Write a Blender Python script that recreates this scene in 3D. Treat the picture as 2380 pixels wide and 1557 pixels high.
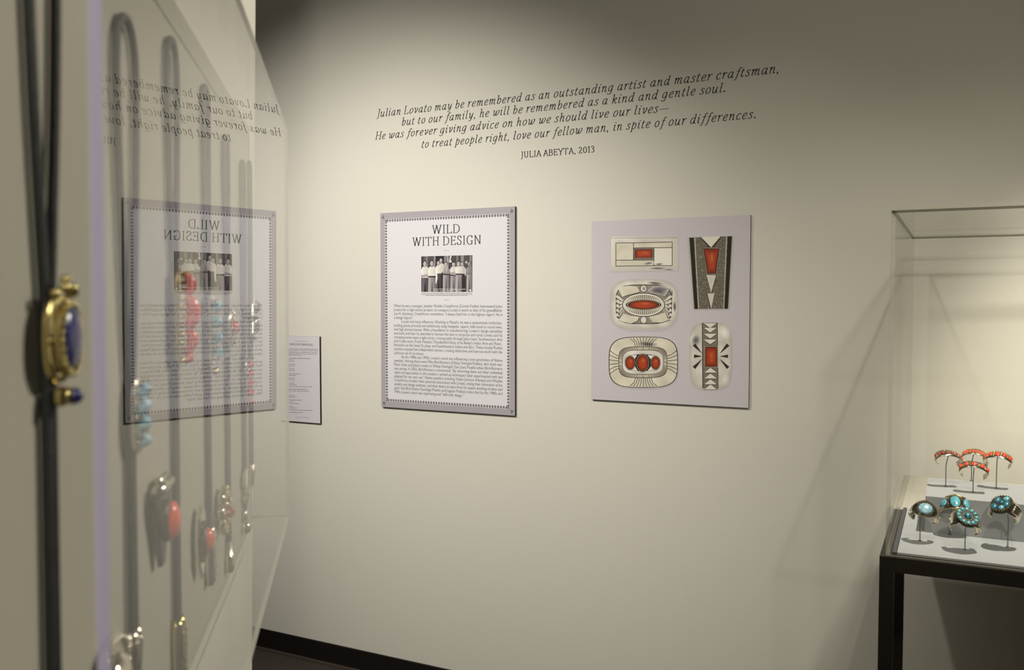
import bpy, bmesh, math, random
from mathutils import Vector, Matrix
random.seed(7)
for o in list(bpy.data.objects):
    bpy.data.objects.remove(o, do_unlink=True)
C = bpy.context.scene.collection
SC = bpy.context.scene

# ---------------------------------------------------------------- camera, world, lamps, exposure
H = 1.565                                   # eye height
F_PX, CX, CY = 2100.4, 1190.0, 778.5        # focal length and centre for a 2380x1557 frame
YAW, PITCH = 0.47506, -0.04198
cam_data = bpy.data.cameras.new('camera')
cam_data.sensor_fit = 'HORIZONTAL'; cam_data.sensor_width = 36.0
cam_data.lens = F_PX / 2380.0 * 36.0
cam_data.clip_start = 0.01
cam_data.dof.use_dof = True
cam_data.dof.focus_distance = 3.25
cam_data.dof.aperture_fstop = 10.5
cam = bpy.data.objects.new('camera', cam_data); C.objects.link(cam)
cam.location = (0, 0, H)
cam.rotation_euler = (math.pi / 2 + PITCH, 0, YAW)
SC.camera = cam

world = bpy.data.worlds.new('world'); SC.world = world; world.use_nodes = True
world.node_tree.nodes['Background'].inputs[0].default_value = (1.0, 0.9, 0.75, 1)
world.node_tree.nodes['Background'].inputs[1].default_value = 0.01
SC.view_settings.view_transform = 'Standard'
SC.view_settings.look = 'None'
SC.view_settings.gamma = 1.0
SC.view_settings.use_curve_mapping = False
SC.view_settings.exposure = 0.0
SC.cycles.transparent_max_bounces = 32
SC.cycles.max_bounces = 10
SC.cycles.sample_clamp_indirect = 6.0

WARM = (1.0, 0.95, 0.84)
PALE = (1.0, 0.965, 0.90)
def spot(name, loc, target, power, size_deg, blend=1.0, radius=0.03, color=WARM):
    ld = bpy.data.lights.new(name, 'SPOT'); ld.energy = power; ld.color = color
    ld.spot_size = math.radians(size_deg); ld.spot_blend = blend; ld.shadow_soft_size = radius
    o = bpy.data.objects.new(name, ld); C.objects.link(o); o.location = loc
    d = Vector(target) - Vector(loc)
    o.rotation_euler = d.to_track_quat('-Z', 'Y').to_euler()
    return o
spot('track_spot_panel', (-1.95, 0.75, H + 1.35), (-1.75, 3.02, H - 0.30), 95, 62, color=PALE)
spot('track_spot_quote', (-2.45, 0.85, H + 1.35), (-2.15, 3.02, H - 0.24), 188, 70, color=PALE)
spot('track_spot_print', (-0.60, 0.85, H + 1.35), (-0.95, 3.02, H - 0.62), 56, 62)
spot('track_spot_case', (0.29, 0.83, H + 1.30), (0.00, 3.02, H - 0.64), 42, 54, radius=0.018)
spot('track_spot_deck', (0.30, 2.20, H + 1.30), (0.10, 2.22, H - 0.5), 150, 40, radius=0.015)
spot('track_spot_vitrine', (0.45, 1.90, H + 1.30), (0.34, 3.02, H - 0.52), 222, 38, radius=0.10)
spot('track_spot_partition', (0.75, 2.30, H + 1.20), (-0.50, 0.62, H + 0.08), 178, 64, radius=0.015)
spot('track_spot_room', (0.60, -0.90, H + 1.30), (-1.6, 2.6, H - 0.9), 101, 95, radius=0.06)
spot('added_spot_corner', (-1.2, -1.2, H + 1.30), (-3.25, 3.0, H + 0.50), 34, 62, radius=0.06)  # added fill, brightens the upper left of the back wall

# ---------------------------------------------------------------- picture helper: pixel of the 2380x1557 frame to a point
_f = Vector((-math.sin(YAW) * math.cos(PITCH), math.cos(YAW) * math.cos(PITCH), math.sin(PITCH)))
_r = Vector((math.cos(YAW), math.sin(YAW), 0))
_u = _r.cross(_f)
EYE = Vector((0, 0, H))
def ray(px, py):
    return _f + _r * ((px - CX) / F_PX) - _u * ((py - CY) / F_PX)
def on_y(px, py, y):
    d = ray(px, py); return EYE + d * (y / d.y)
def on_z(px, py, z):
    d = ray(px, py); return EYE + d * ((z - H) / d.z)
def above(p, py):
    """height at which the vertical through p crosses picture row py"""
    lo, hi = -1.0, 4.0
    for _ in range(50):
        m = (lo + hi) / 2
        q = Vector((p.x, p.y, m)) - EYE
        row = CY - F_PX * q.dot(_u) / q.dot(_f)
        if row > py: lo = m
        else: hi = m
    return (lo + hi) / 2

# ---------------------------------------------------------------- materials
def lin(c):
    return tuple((v / 255 / 12.92) if v / 255 <= 0.04045 else ((v / 255 + 0.055) / 1.055) ** 2.4 for v in c)
def mat(name, rgb, rough=0.5, metal=0.0, bump=None, spec=0.5, var=None, coat=0.0):
    m = bpy.data.materials.new(name); m.use_nodes = True
    nt = m.node_tree; b = nt.nodes['Principled BSDF']
    col = lin(rgb)
    b.inputs['Base Color'].default_value = (*col, 1)
    b.inputs['Roughness'].default_value = rough; b.inputs['Metallic'].default_value = metal
    b.inputs['Specular IOR Level'].default_value = spec
    b.inputs['Coat Weight'].default_value = coat
    tc = nt.nodes.new('ShaderNodeTexCoord')
    if var:                                   # (scale, second colour, contrast low, contrast high)
        n = nt.nodes.new('ShaderNodeTexNoise'); n.inputs['Scale'].default_value = var[0]; n.inputs['Detail'].default_value = 5
        nt.links.new(tc.outputs['Object'], n.inputs['Vector'])
        r = nt.nodes.new('ShaderNodeValToRGB')
        r.color_ramp.elements[0].position = var[2]; r.color_ramp.elements[1].position = var[3]
        r.color_ramp.elements[0].color = (*col, 1); r.color_ramp.elements[1].color = (*lin(var[1]), 1)
        nt.links.new(n.outputs['Fac'], r.inputs['Fac']); nt.links.new(r.outputs['Color'], b.inputs['Base Color'])
    if bump:                                  # (scale, strength, distance)
        n2 = nt.nodes.new('ShaderNodeTexNoise'); n2.inputs['Scale'].default_value = bump[0]; n2.inputs['Detail'].default_value = 3
        nt.links.new(tc.outputs['Object'], n2.inputs['Vector'])
        bp = nt.nodes.new('ShaderNodeBump'); bp.inputs['Strength'].default_value = bump[1]; bp.inputs['Distance'].default_value = bump[2]
        nt.links.new(n2.outputs['Fac'], bp.inputs['Height']); nt.links.new(bp.outputs['Normal'], b.inputs['Normal'])
    return m
def math_node(nt, op, a, b=None):
    n = nt.nodes.new('ShaderNodeMath'); n.operation = op
    for i, v in enumerate((a, b)):
        if v is None: continue
        if isinstance(v, (int, float)): n.inputs[i].default_value = v
        else: nt.links.new(v, n.inputs[i])
    return n.outputs[0]
def acrylic(name, tint=(0.995, 0.995, 0.99), ior=1.49, gain=1.0, coat=1.0):
    """clear sheet: straight transmission plus mirror reflection weighted by the exact Fresnel curve"""
    m = bpy.data.materials.new(name); m.use_nodes = True
    nt = m.node_tree; nt.nodes.clear()
    out = nt.nodes.new('ShaderNodeOutputMaterial'); g = nt.nodes.new('ShaderNodeNewGeometry')
    dot = nt.nodes.new('ShaderNodeVectorMath'); dot.operation = 'DOT_PRODUCT'
    nt.links.new(g.outputs['Normal'], dot.inputs[0]); nt.links.new(g.outputs['Incoming'], dot.inputs[1])
    c = math_node(nt, 'ABSOLUTE', dot.outputs['Value'])
    gg = math_node(nt, 'SQRT', math_node(nt, 'ADD', math_node(nt, 'MULTIPLY', c, c), ior * ior - 1))
    a = math_node(nt, 'DIVIDE', math_node(nt, 'SUBTRACT', gg, c), math_node(nt, 'ADD', gg, c))
    a2 = math_node(nt, 'MULTIPLY', a, a)
    t1 = math_node(nt, 'SUBTRACT', math_node(nt, 'MULTIPLY', c, math_node(nt, 'ADD', gg, c)), 1.0)
    t2 = math_node(nt, 'ADD', math_node(nt, 'MULTIPLY', c, math_node(nt, 'SUBTRACT', gg, c)), 1.0)
    b = math_node(nt, 'DIVIDE', t1, t2)
    b2 = math_node(nt, 'ADD', math_node(nt, 'MULTIPLY', b, b), 1.0)
    F = math_node(nt, 'MULTIPLY', math_node(nt, 'MULTIPLY', a2, b2), 0.5 * gain)
    F = math_node(nt, 'MINIMUM', F, 1.0)
    if coat != 1.0:                                             # both faces of the sheet together, with a low-reflection coating
        F = math_node(nt, 'DIVIDE', math_node(nt, 'MULTIPLY', F, 2.0), math_node(nt, 'ADD', F, 1.0))
        F = math_node(nt, 'POWER', F, coat)
    tr = nt.nodes.new('ShaderNodeBsdfTransparent'); tr.inputs[0].default_value = (*tint, 1)
    gl = nt.nodes.new('ShaderNodeBsdfGlossy'); gl.inputs['Roughness'].default_value = 0.0
    mx = nt.nodes.new('ShaderNodeMixShader')
    nt.links.new(F, mx.inputs[0]); nt.links.new(tr.outputs[0], mx.inputs[1]); nt.links.new(gl.outputs[0], mx.inputs[2])
    nt.links.new(mx.outputs[0], out.inputs['Surface'])
    return m
def acrylic_edge(name, rgb, see=0.5, tint=(0.8, 0.8, 0.78)):
    """polished sheet edge: partly see-through, partly a milky body colour"""
    m = bpy.data.materials.new(name); m.use_nodes = True
    nt = m.node_tree; nt.nodes.clear()
    out = nt.nodes.new('ShaderNodeOutputMaterial')
    tr = nt.nodes.new('ShaderNodeBsdfTransparent'); tr.inputs[0].default_value = (*tint, 1)
    p = nt.nodes.new('ShaderNodeBsdfPrincipled'); p.inputs['Base Color'].default_value = (*lin(rgb), 1); p.inputs['Roughness'].default_value = 0.15
    mx = nt.nodes.new('ShaderNodeMixShader'); mx.inputs[0].default_value = 1 - see
    nt.links.new(tr.outputs[0], mx.inputs[1]); nt.links.new(p.outputs[0], mx.inputs[2]); nt.links.new(mx.outputs[0], out.inputs['Surface'])
    return m
def ink_material():
    m = bpy.data.materials.new('printed_ink'); m.use_nodes = True
    nt = m.node_tree; b = nt.nodes['Principled BSDF']
    a = nt.nodes.new('ShaderNodeVertexColor'); a.layer_name = 'ink'
    nt.links.new(a.outputs['Color'], b.inputs['Base Color']); b.inputs['Roughness'].default_value = 0.55
    b.inputs['Specular IOR Level'].default_value = 0.25
    return m
M = {}
M['wall'] = mat('cream_wall_paint', (220, 216, 203), 0.75, bump=(220, 0.12, 0.002), spec=0.2)
M['partition'] = mat('partition_paint', (220, 216, 203), 0.75, bump=(220, 0.1, 0.002), spec=0.2)
M['backing'] = mat('grey_backing_board', (176, 172, 158), 0.85, bump=(400, 0.1, 0.001), spec=0.15)
M['ceiling'] = mat('ceiling_paint', (120, 116, 108), 0.9)
M['carpet'] = mat('speckled_carpet', (62, 56, 52), 0.95, bump=(900, 0.8, 0.004), var=(700, (112, 103, 96), 0.4, 0.68), spec=0.1)
M['base'] = mat('black_vinyl_base', (22, 17, 16), 0.45, bump=(60, 0.05, 0.001))
M['shoe'] = mat('brown_carpet_binding', (70, 58, 48), 0.85)
M['vinyl'] = mat('black_vinyl_letters', (30, 27, 24), 0.6, spec=0.25)
M['ink'] = ink_material()
M['bodyink'] = mat('dark_grey_ink', (84, 81, 84), 0.7, spec=0.2)
M['paleink'] = mat('mid_grey_ink', (132, 128, 130), 0.7, spec=0.2)
M['board_grey'] = mat('grey_printed_board', (171, 165, 170), 0.6, spec=0.25)
M['board_page'] = mat('pale_printed_page', (222, 219, 222), 0.6, spec=0.25)
M['board_print'] = mat('lilac_grey_print_board', (205, 198, 201), 0.55, spec=0.3)
M['board_label'] = mat('pale_label_board', (213, 207, 211), 0.6, spec=0.25)
M['board_edge'] = mat('dark_board_edge', (40, 38, 36), 0.7)
M['tabs'] = mat('grey_border_ink', (121, 117, 121), 0.7, spec=0.2)
M['acr'] = acrylic('clear_acrylic', coat=1.75)
M['acr_top'] = acrylic('clear_acrylic_lid', gain=0.35)
M['acr_in'] = acrylic('clear_acrylic_inner_face', gain=0.08)
M['acr_case'] = acrylic('clear_acrylic_vitrine', tint=(0.997, 0.997, 0.993), gain=0.45)
M['edge_lilac'] = acrylic_edge('lilac_acrylic_edge', (180, 174, 208), 0.22)  # lilac colour stands in for the violet glow of the sheet edge
M['edge_pale'] = acrylic_edge('pale_acrylic_edge', (236, 232, 214), 0.35)
M['edge_clear'] = acrylic_edge('clear_polished_edge', (226, 222, 204), 0.82, (0.93, 0.93, 0.90))
M['seam'] = acrylic_edge('dark_seam_tint', (74, 70, 58), 0.75, (0.74, 0.74, 0.70))  # dark tint stands in for internal reflection at the glued joints
M['cord'] = mat('black_braided_leather', (20, 18, 17), 0.55, bump=(900, 0.9, 0.001))
M['silver'] = mat('polished_silver', (226, 219, 200), 0.16, 1.0, bump=(160, 0.06, 0.001))
M['silver_bright'] = mat('bright_silver_beads', (240, 232, 210), 0.08, 1.0)
M['silver_dark'] = mat('oxidised_silver', (66, 62, 54), 0.4, 1.0, bump=(500, 0.5, 0.001))
M['gold'] = mat('warm_gold', (196, 178, 120), 0.18, 1.0)
M['coral'] = mat('red_coral', (226, 78, 42), 0.22, spec=0.6, var=(120, (206, 52, 28), 0.4, 0.7), coat=0.5)
M['coral_dark'] = mat('deep_red_coral', (170, 34, 26), 0.22, spec=0.6, coat=0.5)
M['turq'] = mat('matrix_turquoise', (96, 178, 190), 0.25, spec=0.6, var=(150, (62, 110, 122), 0.46, 0.72), coat=0.4)
M['turq_pale'] = mat('pale_speckled_turquoise', (150, 194, 208), 0.25, spec=0.6, var=(260, (74, 100, 112), 0.5, 0.72), coat=0.4)
M['turq_deep'] = mat('deep_blue_turquoise', (42, 124, 142), 0.22, spec=0.6, var=(160, (30, 74, 90), 0.42, 0.7), coat=0.4)
M['lapis'] = mat('lapis_blue', (36, 38, 104), 0.25, spec=0.6, var=(90, (24, 26, 84), 0.4, 0.7), coat=0.4)
M['steel'] = mat('blackened_steel', (36, 33, 29), 0.42, 0.6, bump=(90, 0.08, 0.001), var=(6, (50, 44, 36), 0.3, 0.8))
M['deck'] = mat('grey_case_deck', (166, 168, 167), 0.7, bump=(300, 0.06, 0.001), spec=0.25)
M['deck_rear'] = mat('cream_deck_board', (186, 182, 168), 0.8, spec=0.15)
M['gasket'] = mat('slate_gasket', (70, 72, 74), 0.6)
M['wire'] = mat('grey_coated_wire', (132, 130, 128), 0.4, 0.7)

# ---------------------------------------------------------------- mesh builder
class MB:
    def __init__(self): self.v = []; self.f = []; self.mi = []; self.sm = []
    def add(self, vs, fs, mi=0, smooth=False):
        k = len(self.v); self.v += [tuple(p) for p in vs]
        for f in fs: self.f.append(tuple(k + i for i in f)); self.mi.append(mi); self.sm.append(smooth)
        return self
    def box(self, lo, hi, mi=0, T=None):
        x0, y0, z0 = lo; x1, y1, z1 = hi
        vs = [Vector(p) for p in ((x0,y0,z0),(x1,y0,z0),(x1,y1,z0),(x0,y1,z0),(x0,y0,z1),(x1,y0,z1),(x1,y1,z1),(x0,y1,z1))]
        if T: vs = [T(p) for p in vs]
        mi6 = mi if isinstance(mi, (list, tuple)) else [mi] * 6        # bottom, top, -y, +x, +y, -x
        fs = [(0,3,2,1),(4,5,6,7),(0,1,5,4),(1,2,6,5),(2,3,7,6),(3,0,4,7)]
        for i in range(6): self.add(vs if i == 0 else [], [tuple(j - (0 if i == 0 else 8) for j in fs[i])], mi6[i])
        return self
    def tube(self, pts, r, seg=10, mi=0, caps=True):
        pts = [Vector(p) for p in pts]; n = len(pts); vs = []; fs = []
        rad = r if callable(r) else (lambda t: r)
        t0 = (pts[1] - pts[0]).normalized()
        nrm = t0.orthogonal().normalized()
        for i, p in enumerate(pts):
            t = (pts[min(i + 1, n - 1)] - pts[max(i - 1, 0)]).normalized()
            nrm = (nrm - t * nrm.dot(t)).normalized(); bn = t.cross(nrm)
            rr = rad(i / (n - 1))
            for k in range(seg):
                a = 2 * math.pi * k / seg
                vs.append(p + nrm * (rr * math.cos(a)) + bn * (rr * math.sin(a)))
        for i in range(n - 1):
            for k in range(seg):
                k2 = (k + 1) % seg
                fs.append((i*seg+k, i*seg+k2, (i+1)*seg+k2, (i+1)*seg+k))
        if caps:
            fs.append(tuple(reversed(range(seg)))); fs.append(tuple((n-1)*seg + k for k in range(seg)))
        return self.add(vs, fs, mi, True)
    def ell(self, c, rx, ry, rz, T=None, seg=14, rings=9, mi=0, lo=-1.0, p=1.0):
        """ellipsoid about c with axes along the frame T; lo=0 keeps the upper half (towards +z of the frame)"""
        vs = []; fs = []; c = Vector(c)
        th0 = math.asin(max(-1, lo))
        for i in range(rings + 1):
            th = th0 + (math.pi / 2 - th0) * i / rings
            for k in range(seg):
                a = 2 * math.pi * k / seg
                ca, sa = math.cos(a), math.sin(a)
                ca = math.copysign(abs(ca) ** p, ca); sa = math.copysign(abs(sa) ** p, sa)
                q = Vector((rx * math.cos(th) * ca, ry * math.cos(th) * sa, rz * math.sin(th)))
                vs.append(c + (T @ q if T else q))
        for i in range(rings):
            for k in range(seg):
                k2 = (k + 1) % seg
                fs.append((i*seg+k, i*seg+k2, (i+1)*seg+k2, (i+1)*seg+k))
        fs.append(tuple(reversed(range(seg))))
        return self.add(vs, fs, mi, True)
    def prism(self, outline, lo, hi, T, mi=0, inset=0.0):
        """outline (u, v) pairs raised from height lo to hi in the frame map T(u, v, w); inset bevels the top"""
        n = len(outline); cu = sum(p[0] for p in outline) / n; cv = sum(p[1] for p in outline) / n
        def shr(p, s): return (cu + (p[0] - cu) * s, cv + (p[1] - cv) * s)
        s = 1 - inset
        top = [shr(p, s) for p in outline]; mid = hi - (hi - lo) * 0.35 if inset else hi
        vs = [T(p[0], p[1], lo) for p in outline] + [T(p[0], p[1], mid) for p in outline] + [T(p[0], p[1], hi) for p in top]
        fs = [tuple(reversed(range(n))), tuple(2*n + i for i in range(n))]
        for a in (0, n):
            for i in range(n):
                j = (i + 1) % n; fs.append((a+i, a+j, a+n+j, a+n+i))
        return self.add(vs, fs, mi, False)
    def build(self, name, mats, parent=None, origin=None):
        me = bpy.data.meshes.new(name)
        off = Vector(origin) if origin is not None else Vector((0, 0, 0))
        me.from_pydata([tuple(Vector(p) - off) for p in self.v], [], self.f)
        for m in (mats if isinstance(mats, (list, tuple)) else [mats]): me.materials.append(m)
        for p, mi, sm in zip(me.polygons, self.mi, self.sm): p.material_index = mi; p.use_smooth = sm
        bm = bmesh.new(); bm.from_mesh(me); bmesh.ops.recalc_face_normals(bm, faces=bm.faces); bm.to_mesh(me); bm.free()
        o = bpy.data.objects.new(name, me); C.objects.link(o); o.location = off
        if parent is not None: put(o, parent)
        return o
def put(o, parent):
    o.parent = parent; o.matrix_parent_inverse = Matrix.Translation(-loc_of(parent))
def loc_of(o):
    v = Vector(o.location)
    return v
def thing(name, loc, label, cat, group=None):
    o = bpy.data.objects.new(name, None); C.objects.link(o); o.location = loc; o.empty_display_size = 0.02
    return tag(o, label, cat, group)
def tag(o, label, cat, group=None):
    o['label'] = label; o['category'] = cat
    if group: o['group'] = group
    return o
def struct(o):
    o['kind'] = 'structure'; return o
def smooth_path(pts, k=8):
    P = [Vector(p) for p in pts]; out = []
    for i in range(len(P) - 1):
        p0 = P[max(i-1, 0)]; p1 = P[i]; p2 = P[i+1]; p3 = P[min(i+2, len(P)-1)]
        for j in range(k):
            t = j / k
            out.append(0.5 * ((2*p1) + (p2-p0)*t + (2*p0-5*p1+4*p2-p3)*t*t + (3*p1-p0-3*p2+p3)*t**3))
    out.append(P[-1]); return out
# ---------------------------------------------------------------- room
WY = 3.024                                   # back wall face
FLOOR = 0.0
def plain_box(name, lo, hi, m): 
    return struct(MB().box(lo, hi).build(name, m))
plain_box('floor', (-5.0, -2.8, -0.1), (3.4, WY + 0.1, 0.0), M['carpet'])
plain_box('ceiling', (-5.0, -2.8, 3.2), (3.4, WY + 0.1, 3.3), M['ceiling'])
plain_box('wall_back', (-5.0, WY, 0.0), (3.4, WY + 0.1, 3.2), M['wall'])
plain_box('wall_right', (3.3, -2.7, 0.0), (3.4, WY, 3.2), M['wall'])
plain_box('wall_left', (-5.0, -2.7, 0.0), (-4.9, WY, 3.2), M['wall'])
plain_box('wall_front', (-5.0, -2.8, 0.0), (3.4, -2.7, 3.2), M['wall'])
b = MB()
b.box((-4.9, WY - 0.008, 0.008), (3.3, WY, 0.0885))
b.build('baseboard_back', M['base'])['kind'] = 'structure'
s_ = MB().box((-4.9, WY - 0.026, 0.0), (3.3, WY - 0.001, 0.008)).build('trim_1', M['shoe']); s_['kind'] = 'structure'

# ---------------------------------------------------------------- stroke lettering (drawn here, no font file)
G = {   # glyph: (advance, strokes); '~' = curved stroke
'a': (.60, '~.44,.56 .30,.64 .12,.50 .05,.24 .12,.03 .24,.02 .38,.20 .44,.44|~.47,.64 .42,.30 .42,.06 .48,0 .58,.08'),
'b': (.55, '.03,.96 .14,1|.14,1 .10,.03|~.11,.38 .22,.57 .36,.63 .46,.48 .44,.22 .32,.03 .18,-.01 .10,.05'),
'c': (.47, '~.41,.50 .38,.61 .28,.64 .12,.50 .06,.24 .12,.04 .25,-.01 .43,.11'),
'd': (.61, '.36,.96 .49,1|~.43,.56 .30,.64 .12,.50 .05,.24 .12,.03 .24,.02 .38,.20 .44,.44|~.49,1 .46,.6 .42,.2 .42,.06 .48,0 .58,.08'),
'e': (.49, '~.08,.28 .28,.33 .41,.46 .38,.61 .28,.64 .13,.50 .06,.25 .12,.04 .26,-.01 .43,.11'),
'f': (.40, '~.52,.90 .44,1 .34,.92 .26,.55 .18,0 .10,-.27 -.05,-.30|.08,.62 .42,.62'),
'g': (.57, '~.44,.56 .30,.64 .12,.50 .05,.24 .12,.05 .24,.04 .38,.20 .44,.44|~.47,.64 .43,.25 .39,-.12 .28,-.31 .10,-.29 .00,-.20'),
'h': (.59, '.03,.96 .14,1|.14,1 .10,0|~.11,.36 .24,.57 .36,.64 .43,.54 .41,.25 .41,.06 .46,0 .56,.08'),
'i': (.29, '.02,.57 .13,.64|~.13,.64 .10,.25 .10,.05 .15,0 .25,.08|o.16,.88'),
'k': (.55, '.03,.96 .14,1|.14,1 .10,0|~.11,.34 .28,.54 .40,.62 .46,.54 .38,.42 .16,.34|~.22,.36 .34,.10 .42,0 .53,.07'),
'l': (.29, '.03,.96 .14,1|~.14,1 .10,.35 .10,.06 .15,0 .25,.08'),
'm': (.84, '.02,.57 .12,.64|.13,.63 .10,0|~.11,.34 .22,.56 .33,.64 .39,.54 .375,.2 .37,0|~.385,.34 .50,.56 .61,.64 .67,.54 .65,.25 .65,.06 .70,0 .80,.08'),
'n': (.59, '.02,.57 .12,.64|.13,.63 .10,0|~.11,.34 .24,.57 .36,.64 .43,.54 .41,.25 .41,.06 .46,0 .56,.08'),
'o': (.53, '~.28,.64 .12,.52 .06,.25 .12,.04 .24,-.01 .40,.12 .46,.38 .40,.58 .28,.64'),
'p': (.56, '.16,.80 .09,-.31|.00,-.31 .19,-.31|~.12,.38 .24,.57 .38,.63 .47,.48 .44,.2 .32,.02 .18,-.01 .11,.06'),
'r': (.42, '.02,.57 .12,.64|.13,.63 .10,0|~.11,.34 .22,.54 .33,.63 .41,.60 .41,.55'),
's': (.43, '~.38,.50 .34,.61 .24,.64 .13,.56 .16,.42 .30,.28 .33,.14 .26,.02 .14,-.01 .04,.05 .03,.14'),
't': (.36, '~.19,.86 .13,.5 .09,.15 .12,.02 .20,-.01 .32,.09|.02,.62 .34,.62'),
'u': (.61, '.02,.57 .11,.64|~.12,.64 .08,.25 .12,.03 .22,-.01 .36,.14 .43,.40|~.47,.64 .42,.25 .42,.06 .47,0 .57,.08'),
'v': (.50, '~.02,.55 .09,.64 .15,.5 .18,0|~.18,0 .34,.20 .44,.46 .41,.62 .31,.61'),
'w': (.80, '~.02,.55 .10,.64 .15,.5 .14,.15 .20,0 .32,.1 .42,.45|~.44,.62 .40,.2 .44,.02 .56,.08 .70,.32 .75,.52 .69,.63 .60,.61'),
'y': (.56, '~.02,.55 .10,.64 .15,.5 .14,.15 .20,0 .32,.1 .44,.4|~.48,.64 .43,.2 .36,-.12 .24,-.31 .06,-.28'),
',': (.26, 'o.10,.04|~.13,.05 .12,-.06 .05,-.16'),
'.': (.26, 'O.11,.06'),
'-': (.98, '.04,.30 .93,.30'),
'A': (.72, '.05,0 .35,1|.35,1 .67,0|.16,.34 .55,.34|-.03,0 .15,0|.56,0 .77,0'),
'B': (.66, '.12,0 .12,1|.02,1 .14,1|.02,0 .14,0|~.12,1 .36,1 .50,.90 .50,.66 .36,.54 .12,.53|~.12,.53 .40,.52 .57,.40 .57,.14 .40,.0 .12,0'),
'D': (.80, '.12,0 .12,1|.02,1 .14,1|.02,0 .14,0|~.12,1 .40,.98 .64,.80 .70,.50 .64,.20 .40,.02 .12,0'),
'E': (.64, '.12,0 .12,1|.02,1 .55,1|.55,1 .55,.84|.12,.53 .45,.53|.45,.61 .45,.45|.02,0 .58,0|.58,0 .58,.17'),
'G': (.78, '~.65,.80 .57,.96 .38,1.02 .16,.86 .07,.5 .16,.12 .38,-.02 .62,.08|.63,.0 .63,.40|.48,.40 .73,.40|.65,.98 .65,.78'),
'H': (.80, '.14,0 .14,1|.66,0 .66,1|.14,.53 .66,.53|.03,0 .25,0|.03,1 .25,1|.55,0 .77,0|.55,1 .77,1'),
'I': (.32, '.16,0 .16,1|.04,0 .28,0|.04,1 .28,1'),
'J': (.36, '~.22,1 .22,.4 .20,.0 .12,-.18 -.02,-.22|.10,1 .34,1'),
'L': (.62, '.13,0 .13,1|.03,1 .25,1|.03,0 .57,0|.57,0 .57,.18'),
'M': (.92, '.14,0 .14,1|.14,1 .46,.15|.46,.15 .78,1|.78,1 .78,0|.04,0 .24,0|.68,0 .88,0|.04,1 .16,1|.76,1 .88,1'),
'N': (.80, '.13,0 .13,1|.13,1 .67,0|.67,0 .67,1|.02,1 .15,1|.03,0 .23,0|.57,1 .77,1'),
'O': (.78, '~.38,1.02 .16,.86 .07,.5 .16,.14 .38,-.02 .60,.14 .69,.5 .60,.86 .38,1.02'),
'R': (.70, '.12,0 .12,1|.02,1 .14,1|.02,0 .22,0|~.12,1 .36,1 .52,.90 .52,.64 .36,.52 .12,.51|.34,.51 .60,0|.54,0 .70,0'),
'S': (.57, '~.46,.82 .40,.97 .26,1.02 .12,.93 .10,.76 .22,.60 .42,.44 .50,.26 .42,.06 .26,-.02 .10,.06 .06,.2|.47,.98 .47,.78|.06,.24 .06,.02'),
'T': (.72, '.35,0 .35,1|.02,1 .68,1|.02,1 .02,.82|.68,1 .68,.82|.24,0 .46,0'),
'U': (.78, '~.15,1 .15,.35 .23,.06 .38,-.02 .54,.06 .62,.35 .62,1|.04,1 .26,1|.52,1 .73,1'),
'W': (1.04, '.06,1 .27,0|.27,0 .49,.96|.49,.96 .72,0|.72,0 .96,1|-.03,1 .17,1|.86,1 1.06,1|.38,1 .56,1'),
'Y': (.70, '.04,1 .35,.44|.35,.44 .66,1|.35,0 .35,.44|-.04,1 .14,1|.55,1 .74,1|.24,0 .46,0'),
'0': (.62, '~.30,1.0 .12,.82 .07,.5 .12,.16 .30,-.01 .48,.16 .53,.5 .48,.82 .30,1.0'),
'1': (.36, '.04,.86 .19,1|.19,1 .19,0|.07,0 .32,0'),
'2': (.56, '~.06,.76 .12,.94 .26,1.0 .42,.88 .42,.68 .26,.36 .05,.02|.05,0 .50,0|.50,0 .50,.13'),
'3': (.56, '~.06,.84 .14,.97 .28,1.0 .42,.88 .40,.66 .20,.54|~.20,.54 .42,.46 .47,.22 .36,.02 .20,-.02 .05,.06'),
}
def strokes(ch):
    adv, s = G[ch]; out = []
    for part in s.split('|'):
        kind = part[0] if part[0] in '~oO' else ''
        pts = [tuple(float(v) for v in p.split(',')) for p in part.lstrip('~oO').split()]
        if kind in ('o', 'O'):
            r = 0.062 if kind == 'o' else 0.085
            out.append(('dot', [(pts[0][0] + r*math.cos(k*math.pi/6), pts[0][1] + r*math.sin(k*math.pi/6)) for k in range(12)]))
        else:
            if kind == '~': pts = [(p.x, p.y) for p in smooth_path([(x, y, 0) for x, y in pts], 5)]
            out.append(('line', pts))
    return adv, out
def text_width(txt, track=0.0, space=0.30):
    return sum(space if c == ' ' else G[c][0] + track for c in txt) - track
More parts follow.
